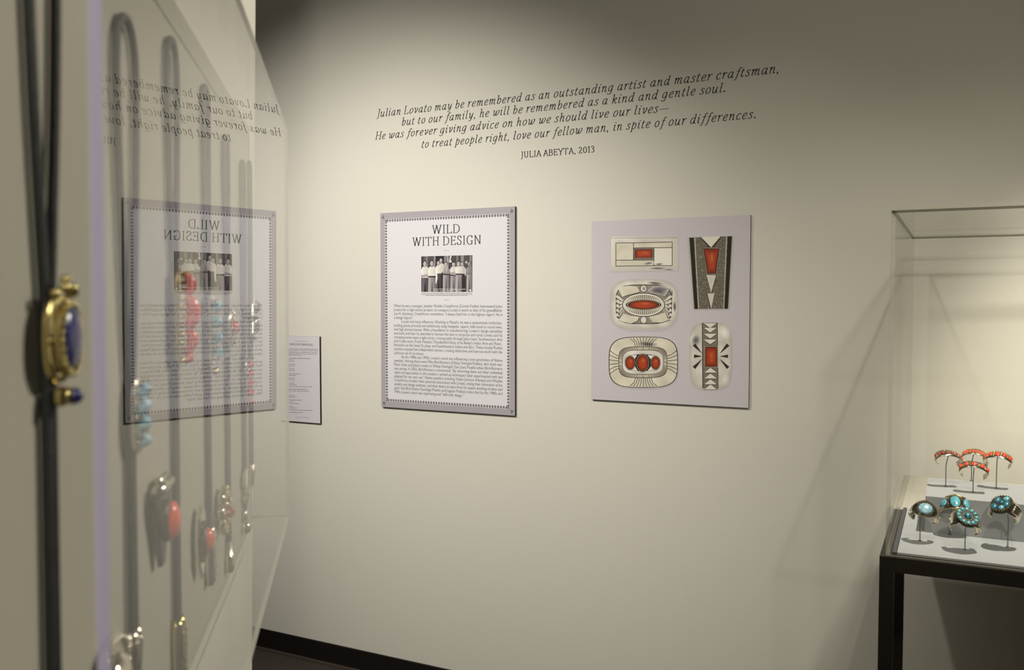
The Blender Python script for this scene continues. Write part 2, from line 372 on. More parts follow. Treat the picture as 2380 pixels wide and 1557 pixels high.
def lay_text(mb, txt, x0, x1, zb, cap, y, thick=0.085, thin=0.055, slant=0.0, space=0.30, zslope=0.0):
    """strokes as ribbons on the plane y = const, from x0 to x1 on baseline zb"""
    n = sum(1 for c in txt if c != ' ')
    track = ((x1 - x0) / cap - text_width(txt, 0, space)) / max(1, n - 1)
    sx = 1.0
    if track > 0.12 or track < -0.06:
        keep = 0.12 if track > 0.12 else -0.06
        sx = (x1 - x0) / (cap * text_width(txt, keep, space)); track = keep
    x = 0.0
    for ch in txt:
        if ch == ' ': x += space; continue
        adv, st = strokes(ch)
        def at(u, v): return (x0 + cap * sx * (x + u + slant * v), y, zb + cap * v)
        for kind, pts in st:
            if kind == 'dot':
                mb.add([at(*p) for p in pts], [tuple(range(len(pts)))]); continue
            L = []; Rr = []; m = len(pts)
            for i, p in enumerate(pts):
                a = pts[max(i-1, 0)]; b_ = pts[min(i+1, m-1)]
                dx, dy = b_[0]-a[0], b_[1]-a[1]; l = math.hypot(dx, dy) or 1
                dx, dy = dx/l, dy/l
                w = (thin + (thick - thin) * abs(dy)) / 2
                e = 0.0
                if m == 2: e = (-0.02 if i == 0 else 0.02)
                px, pz = p[0] + dx*e, p[1] + dy*e
                L.append((px - dy*w, pz + dx*w)); Rr.append((px + dy*w, pz - dx*w))
            k = m
            mb.add([at(*p) for p in L] + [at(*p) for p in Rr], [(i, i+1, k+i+1, k+i) for i in range(m-1)])
        x += adv + track
def wx(px, py): p = on_y(px, py, WY); return p.x, p.z

q = thing('wall_quote', (-1.4, WY, H + 0.65), 'four line italic quotation in black lettering high on the back wall, with a name below', 'wall lettering')
QY = WY - 0.0006
for txt, p0, p1 in (("Julian Lovato may be remembered as an outstanding artist and master craftsman,", (876, 271.0), (1811, 170.0)),
                    ("but to our family, he will be remembered as a kind and gentle soul.", (933, 291.4), (1687, 213.4)),
                    ("He was forever giving advice on how we should live our lives-", (872, 326.4), (1553.5, 256.5)),
                    ("to treat people right, love our fellow man, in spite of our differences.", (979, 343.6), (1757.5, 274.0))):
    a = wx(*p0); c = wx(*p1); mb = MB()
    lay_text(mb, txt, a[0], c[0], (a[1] + c[1]) / 2, 0.0305, QY, 0.088, 0.050, 0.20, 0.34)
    mb.build('quote_line', M['vinyl'], q)
a = wx(1211, 366.6); c = wx(1382, 353.2); mb = MB()
lay_text(mb, "JULIA ABEYTA, 2013", a[0], c[0], (a[1] + c[1]) / 2, 0.0215, QY, 0.115, 0.075, 0.0, 0.30)
mb.build('attribution', M['vinyl'], q)

# ---------------------------------------------------------------- printed panels
def mixc(a, b_, t): return tuple(max(0, min(255, u + (v - u)*t)) for u, v in zip(a, b_))
class Print:
    """flat printed shapes stacked a few thousandths of a millimetre apart, coloured by ink"""
    def __init__(self, y, conv): self.y = y; self.conv = conv; self.n = 0; self.v = []; self.f = []; self.c = []
    def poly(self, pts, rgb, step=True):
        if step: self.n += 1
        k = len(self.v); yy = self.y - 5e-6 * self.n
        for p in pts:
            x, z = self.conv(p); self.v.append((x, yy, z))
        self.f.append(tuple(range(k, k + len(pts)))); self.c.append(lin(rgb))
        return self
    def grad(self, pts, fn, rings=4, step=True):
        """a filled outline whose ink changes smoothly: fn(point, r) with r = 0 at the middle and 1 at the outline"""
        if step: self.n += 1
        cx = sum(p[0] for p in pts)/len(pts); cy = sum(p[1] for p in pts)/len(pts); n = len(pts); yy = self.y - 5e-6*self.n
        rs = [1 - i/rings for i in range(rings)]; k = len(self.v); cols = []
        for r in rs:
            for p in pts:
                q = (cx + (p[0]-cx)*r, cy + (p[1]-cy)*r); x, z = self.conv(q); self.v.append((x, yy, z)); cols.append(lin(fn(q, r)))
        x, z = self.conv((cx, cy)); self.v.append((x, yy, z)); cols.append(lin(fn((cx, cy), 0.0)))
        def face(ids): self.f.append(tuple(k + i for i in ids)); self.c.append([cols[i] for i in ids])
        for a in range(rings - 1):
            for i in range(n):
                j = (i + 1) % n; face((a*n+i, a*n+j, (a+1)*n+j, (a+1)*n+i))
        for i in range(n): face(((rings-1)*n+i, (rings-1)*n+(i+1) % n, rings*n))
        return self
    def soft(self, cx, cy, rx, ry, dark, base, a0=0.0):
        pts = []
        for k in range(24):
            t = 2*math.pi*k/24; x, y = rx*math.cos(t), ry*math.sin(t)
            pts.append((cx + x*math.cos(a0) - y*math.sin(a0), cy + x*math.sin(a0) + y*math.cos(a0)))
        self.grad(pts, lambda p, r: mixc(dark, base(p, r), r*r*(3-2*r)), 5)
    def polys(self, many, rgb):
        self.n += 1
        for m in many: self.poly(m, rgb, False)
    def line(self, pts, w, rgb, step=True):
        if step: self.n += 1
        segs = []
        for a, b_ in zip(pts[:-1], pts[1:]):
            dx, dy = b_[0]-a[0], b_[1]-a[1]; l = math.hypot(dx, dy) or 1; nx, ny = -dy/l*w/2, dx/l*w/2
            self.poly([(a[0]+nx, a[1]+ny), (b_[0]+nx, b_[1]+ny), (b_[0]-nx, b_[1]-ny), (a[0]-nx, a[1]-ny)], rgb, False)
    def ellipse(self, cx, cy, rx, ry, rgb, n=28, p=1.0, a0=0.0, step=True):
        pts = []
        for k in range(n):
            t = 2*math.pi*k/n; ca, sa = math.cos(t), math.sin(t)
            ca = math.copysign(abs(ca)**p, ca); sa = math.copysign(abs(sa)**p, sa)
            x, y = rx*ca, ry*sa
            pts.append((cx + x*math.cos(a0) - y*math.sin(a0), cy + x*math.sin(a0) + y*math.cos(a0)))
        self.poly(pts, rgb, step); return pts
    def build(self, name, parent):
        me = bpy.data.meshes.new(name); me.from_pydata(self.v, [], self.f); me.materials.append(M['ink'])
        at = me.color_attributes.new('ink', 'FLOAT_COLOR', 'CORNER')
        for p, c in zip(me.polygons, self.c):
            for i, li in enumerate(p.loop_indices): at.data[li].color = (*(c[i] if isinstance(c, list) else c), 1)
        o = bpy.data.objects.new(name, me); C.objects.link(o); put(o, parent); return o

PT = 0.011
def board(name, x0, x1, z0, z1, m, parent):
    mb = MB(); mb.box((x0, WY - PT, z0), (x1, WY - 0.0005, z1), [1, 1, 0, 1, 1, 1])
    return mb.build(name, [m, M['board_edge']], parent)
def fy(px, py): p = on_y(px, py, WY - PT - 0.0003); return p.x, p.z

# --- "WILD WITH DESIGN" text panel
PX0, PX1, PZ0, PZ1 = -2.1471, -1.5374, H - 0.4461, H + 0.3376
tp = thing('text_panel', ((PX0 + PX1) / 2, WY, PZ0), 'tall grey bordered text panel headed WILD WITH DESIGN with a group photograph', 'exhibition panel')
board('board', PX0, PX1, PZ0, PZ1, M['board_grey'], tp)
FY = WY - PT
ix0 = PX0 + 0.0215; ix1 = PX1 - 0.0215
iz1 = PZ1 - 0.0250; iz0 = PZ0 + 0.0235
mb = MB(); mb.add([(ix0, FY-.0002, iz0), (ix1, FY-.0002, iz0), (ix1, FY-.0002, iz1), (ix0, FY-.0002, iz1)], [(0,1,2,3)])
mb.build('printed_page', M['board_page'], tp)
mb = MB()
def tab(cx, cz, ux, uz, l, w):
    pts = []
    vx, vz = -uz, ux
    pts.append((cx - vx*w, cz - vz*w)); 
    for k in range(7):
        t = math.pi * k / 6
        pts.append((cx + ux*(l - w + w*math.sin(t)) - vx*w*math.cos(t), cz + uz*(l - w + w*math.sin(t)) - vz*w*math.cos(t)))
    pts.append((cx + vx*w, cz + vz*w))
    mb.add([(x, FY - .0003, z) for x, z in pts], [tuple(range(len(pts)))])
nt_, ns_ = 46, 62
for k in range(nt_):
    x = ix0 + 0.014 + (ix1 - ix0 - 0.028) * k / (nt_ - 1)
    tab(x, iz1 - 0.0012, 0, -1, 0.0105, 0.0041); tab(x, iz0 + 0.0012, 0, 1, 0.0105, 0.0041)
for k in range(ns_):
    z = iz0 + 0.014 + (iz1 - iz0 - 0.028) * k / (ns_ - 1)
    tab(ix0 + 0.0012, z, 1, 0, 0.0105, 0.0040); tab(ix1 - 0.0012, z, -1, 0, 0.0105, 0.0040)
for sx, cx in ((1, ix0), (-1, ix1)):
    for sz, cz in ((1, iz0), (-1, iz1)):
        tab(cx + sx*0.002, cz + sz*0.002, sx*.7, sz*.7, 0.010, 0.0036)
        p0 = (cx - sx*0.0015, cz - sz*0.0015)
        pts = [p0, (p0[0] - sx*0.0155, p0[1] - sz*0.0030), (p0[0] - sx*0.0050, p0[1] - sz*0.0165)]
        mb.add([(x, FY - .0003, z) for x, z in pts], [(0, 1, 2)])
mb.build('printed_border', M['tabs'], tp)
mb = MB()
for txt, p0, p1 in (("WILD", (1005, 543), (1069.5, 541)), ("WITH DESIGN", (959.5, 571.5), (1118, 566.8))):
    a = fy(*p0); c = fy(*p1)
    lay_text(mb, txt, a[0], c[0], (a[1] + c[1]) / 2, 0.0325, FY - .0004, 0.098, 0.055, 0.0, 0.36)
mb.build('heading', M['vinyl'], tp)
for cy_ in (581.8, 697.0):
    mb = MB()
    for k in (-4.2, 0, 4.2):
        x, z = fy(1037.5 + k, cy_)
        mb.add([(x + .0016*math.cos(t*math.pi/5), FY-.0004, z + .0016*math.sin(t*math.pi/5)) for t in range(10)], [tuple(range(10))])
    mb.build('dot_ornament', M['bodyink'], tp)

# group photograph, black and white
def pc(p): return fy(970 + p[0] / 12.971, 580 + p[1] / 12.971)
ph = Print(FY - .0003, pc)
def topy(x): return 205 - (x - 115) * 40 / 1545
ph.poly([(103, 195), (1672, 152), (1672, 1287), (103, 1287)], (236, 230, 228))
ph.poly([(115, 205), (1660, 165), (1660, 1275), (115, 1275)], (74, 66, 68))
for x0, x1, g in ((205, 232, 112), (255, 312, 134), (312, 480, 84), (490, 545, 146), (560, 800, 46), (805, 905, 130), (910, 935, 196), (1040, 1160, 76), (1170, 1240, 118), (1310, 1400, 140), (1400, 1560, 80), (1575, 1632, 138)):
    ph.poly([(x0, topy(x0)), (x1, topy(x1)), (x1, 620), (x0, 620)], (g, g-4, g-2))
ph.poly([(985, 190), (1035, 188), (1000, 300), (1045, 372), (1000, 398), (952, 385), (962, 300)], (222, 214, 208))
ph.line([(945, 398), (1050, 400)], 14, (40, 36, 38))
ph.poly([(1445, 350), (1505, 348), (1505, 415), (1445, 415)], (190, 184, 182))
def person(cx, hy, hr, sw, sy0, sy1, shirt, py1, pants, hair=(34, 30, 32), face=(196, 188, 186), belt=None, split=True, arms=None, hat=False):
    sh = lambda c0, d: (lambda p, r: mixc(mixc(c0, (255, 252, 246), .10), mixc(c0, (20, 16, 18), d), max(0, min(1, (p[0] - cx + sw*.9)/(1.8*sw)))))
    ph.grad([(cx-sw*.86, sy1-30), (cx, sy1-30), (cx+sw*.86, sy1-30), (cx+sw*.90, (sy1+py1)/2), (cx+sw*.92, py1), (cx, py1), (cx-sw*.92, py1), (cx-sw*.90, (sy1+py1)/2)], sh(pants, .35), 3)
    if split: ph.poly([(cx-4, sy1+150), (cx+6, sy1+150), (cx+26, py1), (cx-24, py1)], tuple(max(0, v-75) for v in pants))
    ph.poly([(cx-sw*.55, sy1), (cx-sw*.4, sy1), (cx-sw*.5, py1), (cx-sw*.68, py1)], tuple(min(255, v+16) for v in pants))
    ph.poly([(cx-hr*.5, sy0-28), (cx+hr*.5, sy0-28), (cx+sw*.75, sy0+16), (cx+sw, sy0+90), (cx+sw*.92, sy1), (cx-sw*.92, sy1), (cx-sw, sy0+90), (cx-sw*.75, sy0+16)], shirt)
    ph.grad([(cx-sw*.72, sy0+20), (cx, sy0+10), (cx+sw*.72, sy0+20), (cx+sw*.94, sy0+95), (cx+sw*.88, sy1-4), (cx, sy1-4), (cx-sw*.88, sy1-4), (cx-sw*.94, sy0+95)], sh(shirt, .16), 3)
    ph.poly([(cx+sw*.25, sy0+60), (cx+sw*.36, sy0+60), (cx+sw*.30, sy1-6), (cx+sw*.12, sy1-6)], tuple(max(0, v-16) for v in shirt))
    ph.poly([(cx-hr*.5, sy0-30), (cx+hr*.5, sy0-30), (cx, sy0+42)], tuple(max(0, v-34) for v in face))
    ph.poly([(cx-hr*.5, sy0-24), (cx-2, sy0+44), (cx-hr*.7, sy0+34)], tuple(min(255, v+8) for v in shirt))
    ph.poly([(cx+hr*.5, sy0-24), (cx+2, sy0+44), (cx+hr*.7, sy0+34)], tuple(min(255, v+8) for v in shirt))
    ph.ellipse(cx, hy - hr*.28, hr*1.0, hr*1.18, hair, 18)
    ph.grad([(cx + hr*.86*math.cos(k*math.pi/10), hy + hr*.12 + hr*1.22*math.sin(k*math.pi/10)) for k in range(20)], lambda p, r: mixc(mixc(face, (255, 250, 246), .18), (70, 62, 64), max(0, min(1, .10 + .42*(p[0]-cx)/hr + .25*max(0, r-.6)))), 4)
    d = tuple(max(0, v-98) for v in face)
    ph.ellipse(cx-hr*.34, hy-hr*.02, hr*.19, hr*.10, d, 8); ph.ellipse(cx+hr*.34, hy-hr*.02, hr*.19, hr*.10, d, 8)
    ph.line([(cx-hr*.28, hy+hr*.74), (cx+hr*.28, hy+hr*.74)], hr*.14, d)
    ph.line([(cx+hr*.02, hy+hr*.1), (cx+hr*.10, hy+hr*.42)], hr*.10, tuple(max(0, v-44) for v in face))
    if hat: ph.poly([(cx-hr*1.2, hy-hr*.6), (cx+hr*1.2, hy-hr*.6), (cx+hr*.8, hy-hr*1.5), (cx-hr*.8, hy-hr*1.5)], (66, 60, 62))
    if belt: ph.poly([(cx-sw*.9, sy1-14), (cx+sw*.9, sy1-14), (cx+sw*.9, sy1+26), (cx-sw*.9, sy1+26)], belt)
    if arms:
        ph.poly([(cx-sw*1.0, arms), (cx+sw*.9, arms-36), (cx+sw*1.0, arms+26), (cx-sw*.9, arms+66)], tuple(max(0, v-24) for v in face))
        ph.line([(cx-sw*.9, arms+62), (cx+sw*.9, arms+18)], 9, (92, 84, 86))
person(715, 325, 52, 108, 430, 690, (226, 220, 210), 1275, (46, 40, 43))
person(1350, 425, 46, 105, 520, 730, (214, 206, 202), 1275, (52, 46, 48))
person(640, 405, 54, 95, 490, 720, (238, 232, 222), 1275, (86, 80, 84))
person(235, 425, 62, 120, 530, 850, (238, 232, 224), 1275, (96, 90, 94), arms=770)
person(445, 410, 62, 130, 530, 810, (240, 234, 226), 1275, (170, 162, 164), belt=(40, 36, 38))
ph.poly([(545, 560), (600, 620), (605, 880), (570, 1040), (548, 1000), (556, 800)], (240, 234, 226))
person(868, 445, 56, 108, 540, 740, (190, 180, 182), 1275, (166, 158, 160), arms=660, belt=(60, 54, 56))
ph.line([(832, 540), (826, 700)], 12, (76, 68, 70)); ph.line([(935, 520), (930, 690)], 12, (76, 68, 70))
person(1100, 430, 58, 116, 525, 770, (226, 220, 214), 1275, (160, 152, 154), arms=690, belt=(74, 68, 70), hat=True)
ph.line([(1045, 470), (990, 585)], 14, (62, 56, 58))
person(1250, 425, 56, 108, 520, 735, (238, 232, 222), 1275, (172, 164, 166), belt=(66, 60, 62))
ph.poly([(1195, 780), (1270, 880), (1345, 790), (1330, 760), (1270, 830), (1215, 758)], (150, 142, 144))
person(1570, 425, 54, 96, 530, 720, (142, 133, 136), 1275, (168, 160, 162), face=(150, 142, 142), belt=(118, 110, 112))
ph.poly([(1440, 560), (1470, 560), (1472, 760), (1440, 800), (1430, 720)], (206, 198, 196))
for x0, x1, y0 in ((490, 640, 1190), (650, 830, 1192), (860, 930, 1194), (960, 1200, 1196), (1230, 1300, 1196), (1330, 1460, 1196), (490, 660, 1240), (690, 790, 1242), (860, 1110, 1240), (1180, 1280, 1240)):
    ph.line([(x0, y0), (x1, y0)], 15, (226, 220, 218))
ph.ellipse(1600, 1230, 36, 34, (220, 214, 212), 12)
ph.build('group_photograph', tp)
# caption lines: too small to read in the photograph, broken grey strokes
def word_bars(mb, conv, x0, x1, y0, y1, h, y, lo=10, hi=46, gap=7, seed=1):
    rnd = random.Random(seed); x = x0
    while x < x1 - 3:
        w = min(rnd.uniform(lo, hi), x1 - x); t0 = (x - x0) / (x1 - x0); t1 = (x + w - x0) / (x1 - x0)
        ya = y0 + (y1 - y0) * t0; yb = y0 + (y1 - y0) * t1
        pts = [conv(p) for p in ((x, ya - h), (x + w, yb - h), (x + w, yb), (x, ya))]
        mb.add([(p[0], y, p[1]) for p in pts], [(0, 1, 2, 3)]); x += w + gap
mb = MB()
for k, (x0, x1, yy) in enumerate(((130, 1640, 1322), (118, 1655, 1358), (245, 1520, 1388))):
    word_bars(mb, pc, x0, x1, yy, yy, 14, FY - .0004, 30, 120, 14, k)
mb.build('photo_caption', M['paleink'], tp)

# body text, set line by line and justified
BODY = [
("When he was a teenager, jeweler Waddie CrazyHorse (Cochiti Pueblo) interviewed Julian",0,1),
("Lovato for a high school project, to compare Lovato's work to that of his grandfather",0,1),
("Joe H. Quintana. CrazyHorse remembers, \"I always held him in the highest regard. He is",0,1),
("a design legend.\"",0,.186),
("Lovato had many influences. Working at Maisel's, he was a consummate technician,",.074,.996),
("building pieces precisely and ambitiously using triangular, square, half-round or round wire,",0,.998),
("and high-domed stones. With a foundation in manufacturing, Lovato's design sensibility",0,1),
("was bold, and later he sketched to harness the best in turquoise and coral. Lovato and his",0,1),
("contemporaries were a tight circle, crossing paths through Julius Gans' Southwestern Arts",0,1),
("and Crafts store, Frank Patania's Thunderbird Shop, Irma Bailey's Indian Arts and Pawn,",0,.996),
("Packard's on the Santa Fe plaza, and Southwestern Indian arts fairs. These mostly Pueblo",0,1),
("jewelers enjoyed late independent careers, creating distinctive and lustrous work with the",0,1),
("judicious use of cut stones.",0,.287),
("By the 1980s and 1990s, Lovato's work was influencing a new generation of Native",.074,1),
("jewelers. Among these were Mike Bird-Romero (Ohkay Owingeh Pueblo), who lived near",0,1),
("Mark Chee and Julian Lovato in Ohkay Owingeh (San Juan) Pueblo when Bird-Romero",0,1),
("was young. In 2002, Bird-Romero commented, \"By observing them and their individual",0,1),
("styles and approaches to this medium, I picked up techniques I later experimented with and",0,1),
("adapted for my own use.\" Native jewelers including Yazzie Johnson (Navajo) and Waddie",0,1),
("CrazyHorse recollect their personal interactions with Lovato, noting their admiration of his",0,1),
("jewelry and design aesthetic, and their desire to learn from his expert working of silver and",0,1),
("gold. Gail Bird (Santo Domingo Pueblo and Laguna Pueblo) notes that by the 1980s and",0,1),
("1990s Lovato's work was captivating and \"wild with design.\"",0,.655)]
def font_line(txt):
    cu = bpy.data.curves.new('line', 'FONT'); cu.body = txt; cu.size = 1.0; cu.resolution_u = 2
    o = bpy.data.objects.new('line', cu); C.objects.link(o)
    bpy.context.view_layer.update()
    me = bpy.data.meshes.new_from_object(o.evaluated_get(bpy.context.evaluated_depsgraph_get()))
    vs = [v.co.copy() for v in me.vertices]; fs = [tuple(p.vertices) for p in me.polygons]
    bpy.data.objects.remove(o, do_unlink=True); bpy.data.curves.remove(cu); bpy.data.meshes.remove(me)
    return vs, fs
mb = MB()
tl = fy(915.5, 713.5); tr = fy(1167.5, 714.5); bl_ = fy(916, 913)
X0, X1 = tl[0], tr[0]; ZT, ZB = tl[1], bl_[1]
for k, (txt, a0, a1) in enumerate(BODY):
    vs, fs = font_line(txt)
    x0 = min(v.x for v in vs); x1 = max(v.x for v in vs)
    w = (a1 - a0) * (X1 - X0); sx = w / (x1 - x0); zb = ZT + (ZB - ZT) * k / 22
    sz = 0.0162
    mb.add([(X0 + a0 * (X1 - X0) + (v.x - x0) * sx, FY - .0004, zb + v.y * sz) for v in vs], fs)
mb.build('body_text', M['bodyink'], tp)

# --- jewellery photograph panel
BX0, BX1, BZ0, BZ1 = -1.2291, -0.6676, H - 0.3679, H + 0.2698
bp_ = thing('buckle_print', ((BX0 + BX1) / 2, WY, BZ0), 'lilac grey photo panel picturing five silver buckles set with orange coral', 'photo panel')
board('board', BX0, BX1, BZ0, BZ1, M['board_print'], bp_)
def bc(p): return fy(1360 + p[0] / 3.179, 480 + p[1] / 3.179)
S1, S2, S3, DK, BK = (232, 226, 212), (214, 207, 190), (190, 184, 170), (96, 89, 78), (40, 36, 34)
CO, CL, CD = (164, 60, 26), (200, 108, 66), (112, 40, 18)
def silver(p, r=0, hi=(240, 235, 222), lo=(186, 180, 168)):
    x, y = p; v = .62 + .26*math.sin(x*.021 + y*.030) * math.cos(x*.012 - y*.022) + .14*math.sin(x*.047 - y*.038 + 1.3)
    return mixc(lo, hi, v)
def warm_silver(p, r=0): return silver(p, r, (232, 225, 204), (198, 190, 168))
def rim_silver(p, r=0): return mixc(silver(p), (178, 172, 160), max(0, r - .86)*5)
def coral_ink(cx, cy, rx, ry):
    def fn(p, r):
        c = mixc((178, 68, 30), CD, max(0, r - .55)*2.0); h = ((p[0]-cx-.12*rx)/(rx*.42))**2 + ((p[1]-cy+.28*ry)/(ry*.34))**2
        return mixc(c, CL, max(0, .85 - h))
    return fn
def coral_oval(P, cx, cy, rx, ry, a0=0.0, p=1.0):
    P.ellipse(cx, cy, rx*1.24, ry*1.20, BK, 26, p, a0)
    n = int((rx + ry) / 2.6); P.n += 1
    for k in range(n):
        t = 2*math.pi*k/n; ca, sa = math.cos(t), math.sin(t)
        ca = math.copysign(abs(ca)**p, ca); sa = math.copysign(abs(sa)**p, sa)
        P.ellipse(cx + rx*1.12*ca, cy + ry*1.10*sa, 3.0, 3.0, (190, 180, 156), 6, step=False)
    P.grad([(cx + rx*math.cos(2*math.pi*k/26), cy + ry*math.sin(2*math.pi*k/26)) for k in range(26)], coral_ink(cx, cy, rx, ry), 6)
def barrel(cx, cy, rx, ry, n=64, e=0.52):
    out = []
    for k in range(n):
        t = 2*math.pi*k/n; ca, sa = math.cos(t), math.sin(t)
        out.append((cx + rx*math.copysign(abs(ca)**e, ca), cy + ry*math.copysign(abs(sa)**e, sa)))
    return out
# each buckle in the picture is its own printed piece
def piece(): return Print(FY - .0003, bc)
P = piece()                                                             # rectangle with line inlay
P.poly([(186, 232), (690, 228), (692, 480), (186, 488)], (196, 188, 190))
P.grad([(192, 225), (315, 224), (438, 223), (562, 222), (685, 222), (685, 346), (685, 470), (560, 472), (438, 474), (314, 476), (190, 478), (191, 350)], silver)
P.line([(192, 234), (685, 229)], 3, (120, 112, 104)); P.poly([(640, 232), (684, 232), (684, 468), (640, 440)], S2)
P.poly([(192, 442), (684, 440), (684, 470), (190, 478)], (206, 200, 188))
P.grad([(226, 270), (330, 268), (434, 266), (540, 264), (643, 262), (643, 350), (643, 437), (434, 438), (226, 440), (226, 355)], warm_silver)
P.poly([(512, 310), (643, 305), (643, 437), (512, 437)], (236, 230, 214))
for l in ([(226, 270), (643, 262)], [(643, 262), (643, 437)], [(226, 440), (643, 436)], [(227, 270), (227, 440)], [(357, 266), (357, 395)], [(226, 396), (507, 396)], [(357, 306), (643, 303)], [(508, 304), (508, 437)]):
    P.line(l, 4.5, BK)
P.soft(468, 420, 44, 14, (110, 106, 104), warm_silver, -.15); P.soft(545, 426, 34, 9, (86, 82, 80), warm_silver, -.1)
P.soft(530, 457, 80, 12, (96, 92, 92), silver); P.soft(622, 466, 50, 7, (110, 106, 104), silver)
P.poly([(356, 308), (510, 304), (508, 390), (356, 392)], BK)
P.n += 1
for k in range(17):
    for yy in (313, 384): P.ellipse(366 + k*8.6, yy - k*.2, 3.4, 3.4, (196, 186, 162), 6, step=False)
for k in range(7):
    for xx in (363, 501): P.ellipse(xx, 320 + k*9.4, 3.4, 3.4, (196, 186, 162), 6, step=False)
P.grad([(370, 320), (412, 319), (454, 317), (496, 316), (496, 346), (495, 377), (432, 378), (370, 379), (370, 350)], coral_ink(432, 352, 66, 32), 6); P.soft(455, 346, 30, 4, CL, lambda p, r: (186, 76, 36))
P.build('pictured_buckle', bp_)
P = piece()                                                             # barrel with petals
P.poly(barrel(436, 732, 258, 194, e=.6), (196, 188, 190))
P.grad(barrel(434, 722, 250, 186, e=.55), rim_silver, 6)
P.soft(515, 566, 76, 14, (84, 80, 80), silver, .1); P.soft(662, 740, 14, 52, (70, 66, 64), silver); P.soft(640, 640, 16, 40, (120, 116, 112), silver)
P.poly(barrel(434, 722, 208, 146, e=.52), BK); P.poly(barrel(434, 722, 203, 141, e=.52), (148, 140, 126))
petals = [[(240, 600), (320, 584), (385, 592), (404, 630), (370, 640), (310, 655), (275, 668)], [(460, 622), (500, 590), (560, 584), (630, 604), (590, 664), (540, 650), (490, 640)],
          [(240, 838), (285, 790), (330, 806), (400, 815), (385, 846), (340, 864), (280, 852)], [(470, 815), (540, 800), (590, 782), (628, 836), (560, 858), (500, 856)]]
for k, p in enumerate(petals):
    P.poly([(x + 3, y + 4) for x, y in p], BK); P.grad(p, (lambda q_, r: mixc((96, 94, 98), (206, 200, 190), r*r)) if k == 1 else warm_silver)
for cy_ in (606, 838): P.ellipse(432, cy_, 26, 28, BK); P.ellipse(432, cy_, 22, 24, (224, 218, 206)); P.ellipse(434, cy_, 10, 12, (150, 146, 140) if cy_ < 700 else S1)
for sx in (-1, 1):
    for k in range(5):
        y1_ = 660 + k*34; P.line([(434 + sx*150, 700 + k*14), (434 + sx*180, y1_ + 16 - k*2), (434 + sx*203, y1_)], 20, (222, 216, 200)); 
    for k in range(6):
        y1_ = 645 + k*34; P.line([(434 + sx*150, 693 + k*13), (434 + sx*180, y1_ + 14), (434 + sx*203, y1_)], 4, BK)
P.ellipse(432, 726, 158, 88, BK); P.ellipse(432, 726, 153, 84, (226, 220, 204)); P.ellipse(432, 726, 138, 72, DK)
P.n += 1
for k in range(56):
    t = 2*math.pi*k/56; P.line([(432 + 108*math.cos(t), 726 + 34*math.sin(t)), (432 + 137*math.cos(t), 726 + 70*math.sin(t))], 7.5, (222, 214, 194), False)
coral_oval(P, 432, 726, 106, 31); P.build('pictured_buckle', bp_)
P = piece()                                                             # barrel with three stones
P.poly(barrel(434, 1158, 262, 196, e=.62), (196, 188, 190))
P.poly(barrel(430, 1150, 256, 189, e=.56), (72, 66, 56)); P.grad(barrel(430, 1150, 250, 184, e=.56), warm_silver, 6)
P.soft(460, 1016, 90, 22, (96, 92, 90), warm_silver, .08)
for sy in (-1, 1):
    for k in range(9):
        a = (k - 4); P.line([(430 + a*14, 1150 + sy*112), (430 + a*17, 1150 + sy*150), (430 + a*25, 1150 + sy*(184 - abs(a)*2))], 4, BK)
for sx in (-1, 1):
    for k in range(6):
        a = (k - 2.5); P.line([(430 + sx*178, 1150 + a*18), (430 + sx*205, 1150 + a*22), (430 + sx*252, 1150 + a*36)], 4, BK)
P.poly(barrel(427, 1150, 180, 116, e=.5), BK); P.poly(barrel(427, 1150, 176, 112, e=.5), (196, 188, 168))
P.n += 1
for a, c_ in zip(barrel(427, 1150, 178, 114, 84, .5), barrel(427, 1150, 156, 94, 84, .5)): P.line([a, c_], 3.2, BK, False)
P.poly(barrel(427, 1150, 154, 92, e=.55), BK); P.grad(barrel(427, 1150, 150, 88, e=.55), silver)
P.poly(barrel(425, 1153, 132, 62, e=.7), BK)
for t in ([(340, 1098), (385, 1096), (366, 1128)], [(460, 1096), (512, 1100), (484, 1128)], [(345, 1208), (368, 1180), (388, 1214)], [(462, 1214), (486, 1180), (520, 1206)]): P.poly(t, S1)
for cx, rx, ry in ((333, 32, 46), (520, 30, 45), (425, 40, 58)): coral_oval(P, cx, 1155, rx, ry)
P.build('pictured_buckle', bp_)
P = piece()                                                             # tapering textured plate
P.poly([(752, 232), (1102, 222), (1070, 764), (795, 766)], (192, 184, 186))
P.poly([(757, 230), (1098, 218), (1066, 755), (797, 757)], (112, 104, 88))
rnd = random.Random(4)
P.n += 1
for k in range(900):
    t = rnd.random(); y = 232 + t*520; x = 757 + t*40 + 20 + rnd.random()*(341 - t*72 - 40); g = rnd.choice((40, 56, 70, 150, 176, 196))
    P.poly([(x, y), (x + rnd.uniform(4, 8), y + rnd.uniform(-2, 2)), (x + rnd.uniform(2, 6), y + rnd.uniform(4, 8))], (g, g - 6, g - 20), False)
for a, b_, g in ((0, 10, 196), (16, 44, 34), (50, 56, 200)):
    P.poly([(757 + a, 230), (757 + b_, 230), (797 + b_*.8, 757), (797 + a*.8, 757)], (g, g - 4, g - 14))
    P.poly([(1098 - a, 219), (1098 - b_, 219), (1066 - b_*.8, 755), (1066 - a*.8, 755)], (g, g - 4, g - 14))
P.poly([(850, 226), (862, 226), (935, 306), (1000, 220), (1010, 221), (934, 330)], (58, 52, 46))
P.poly([(857, 226), (1002, 220), (930, 302)], (232, 226, 206)); 
P.poly([(862, 302), (1000, 300), (972, 506), (898, 506)], BK)
P.n += 1
for k in range(20):
    t = k/19
    for x in (868 + 34*t, 996 - 27*t): P.ellipse(x, 306 + t*194, 3.6, 3.6, (196, 186, 162), 6, step=False)
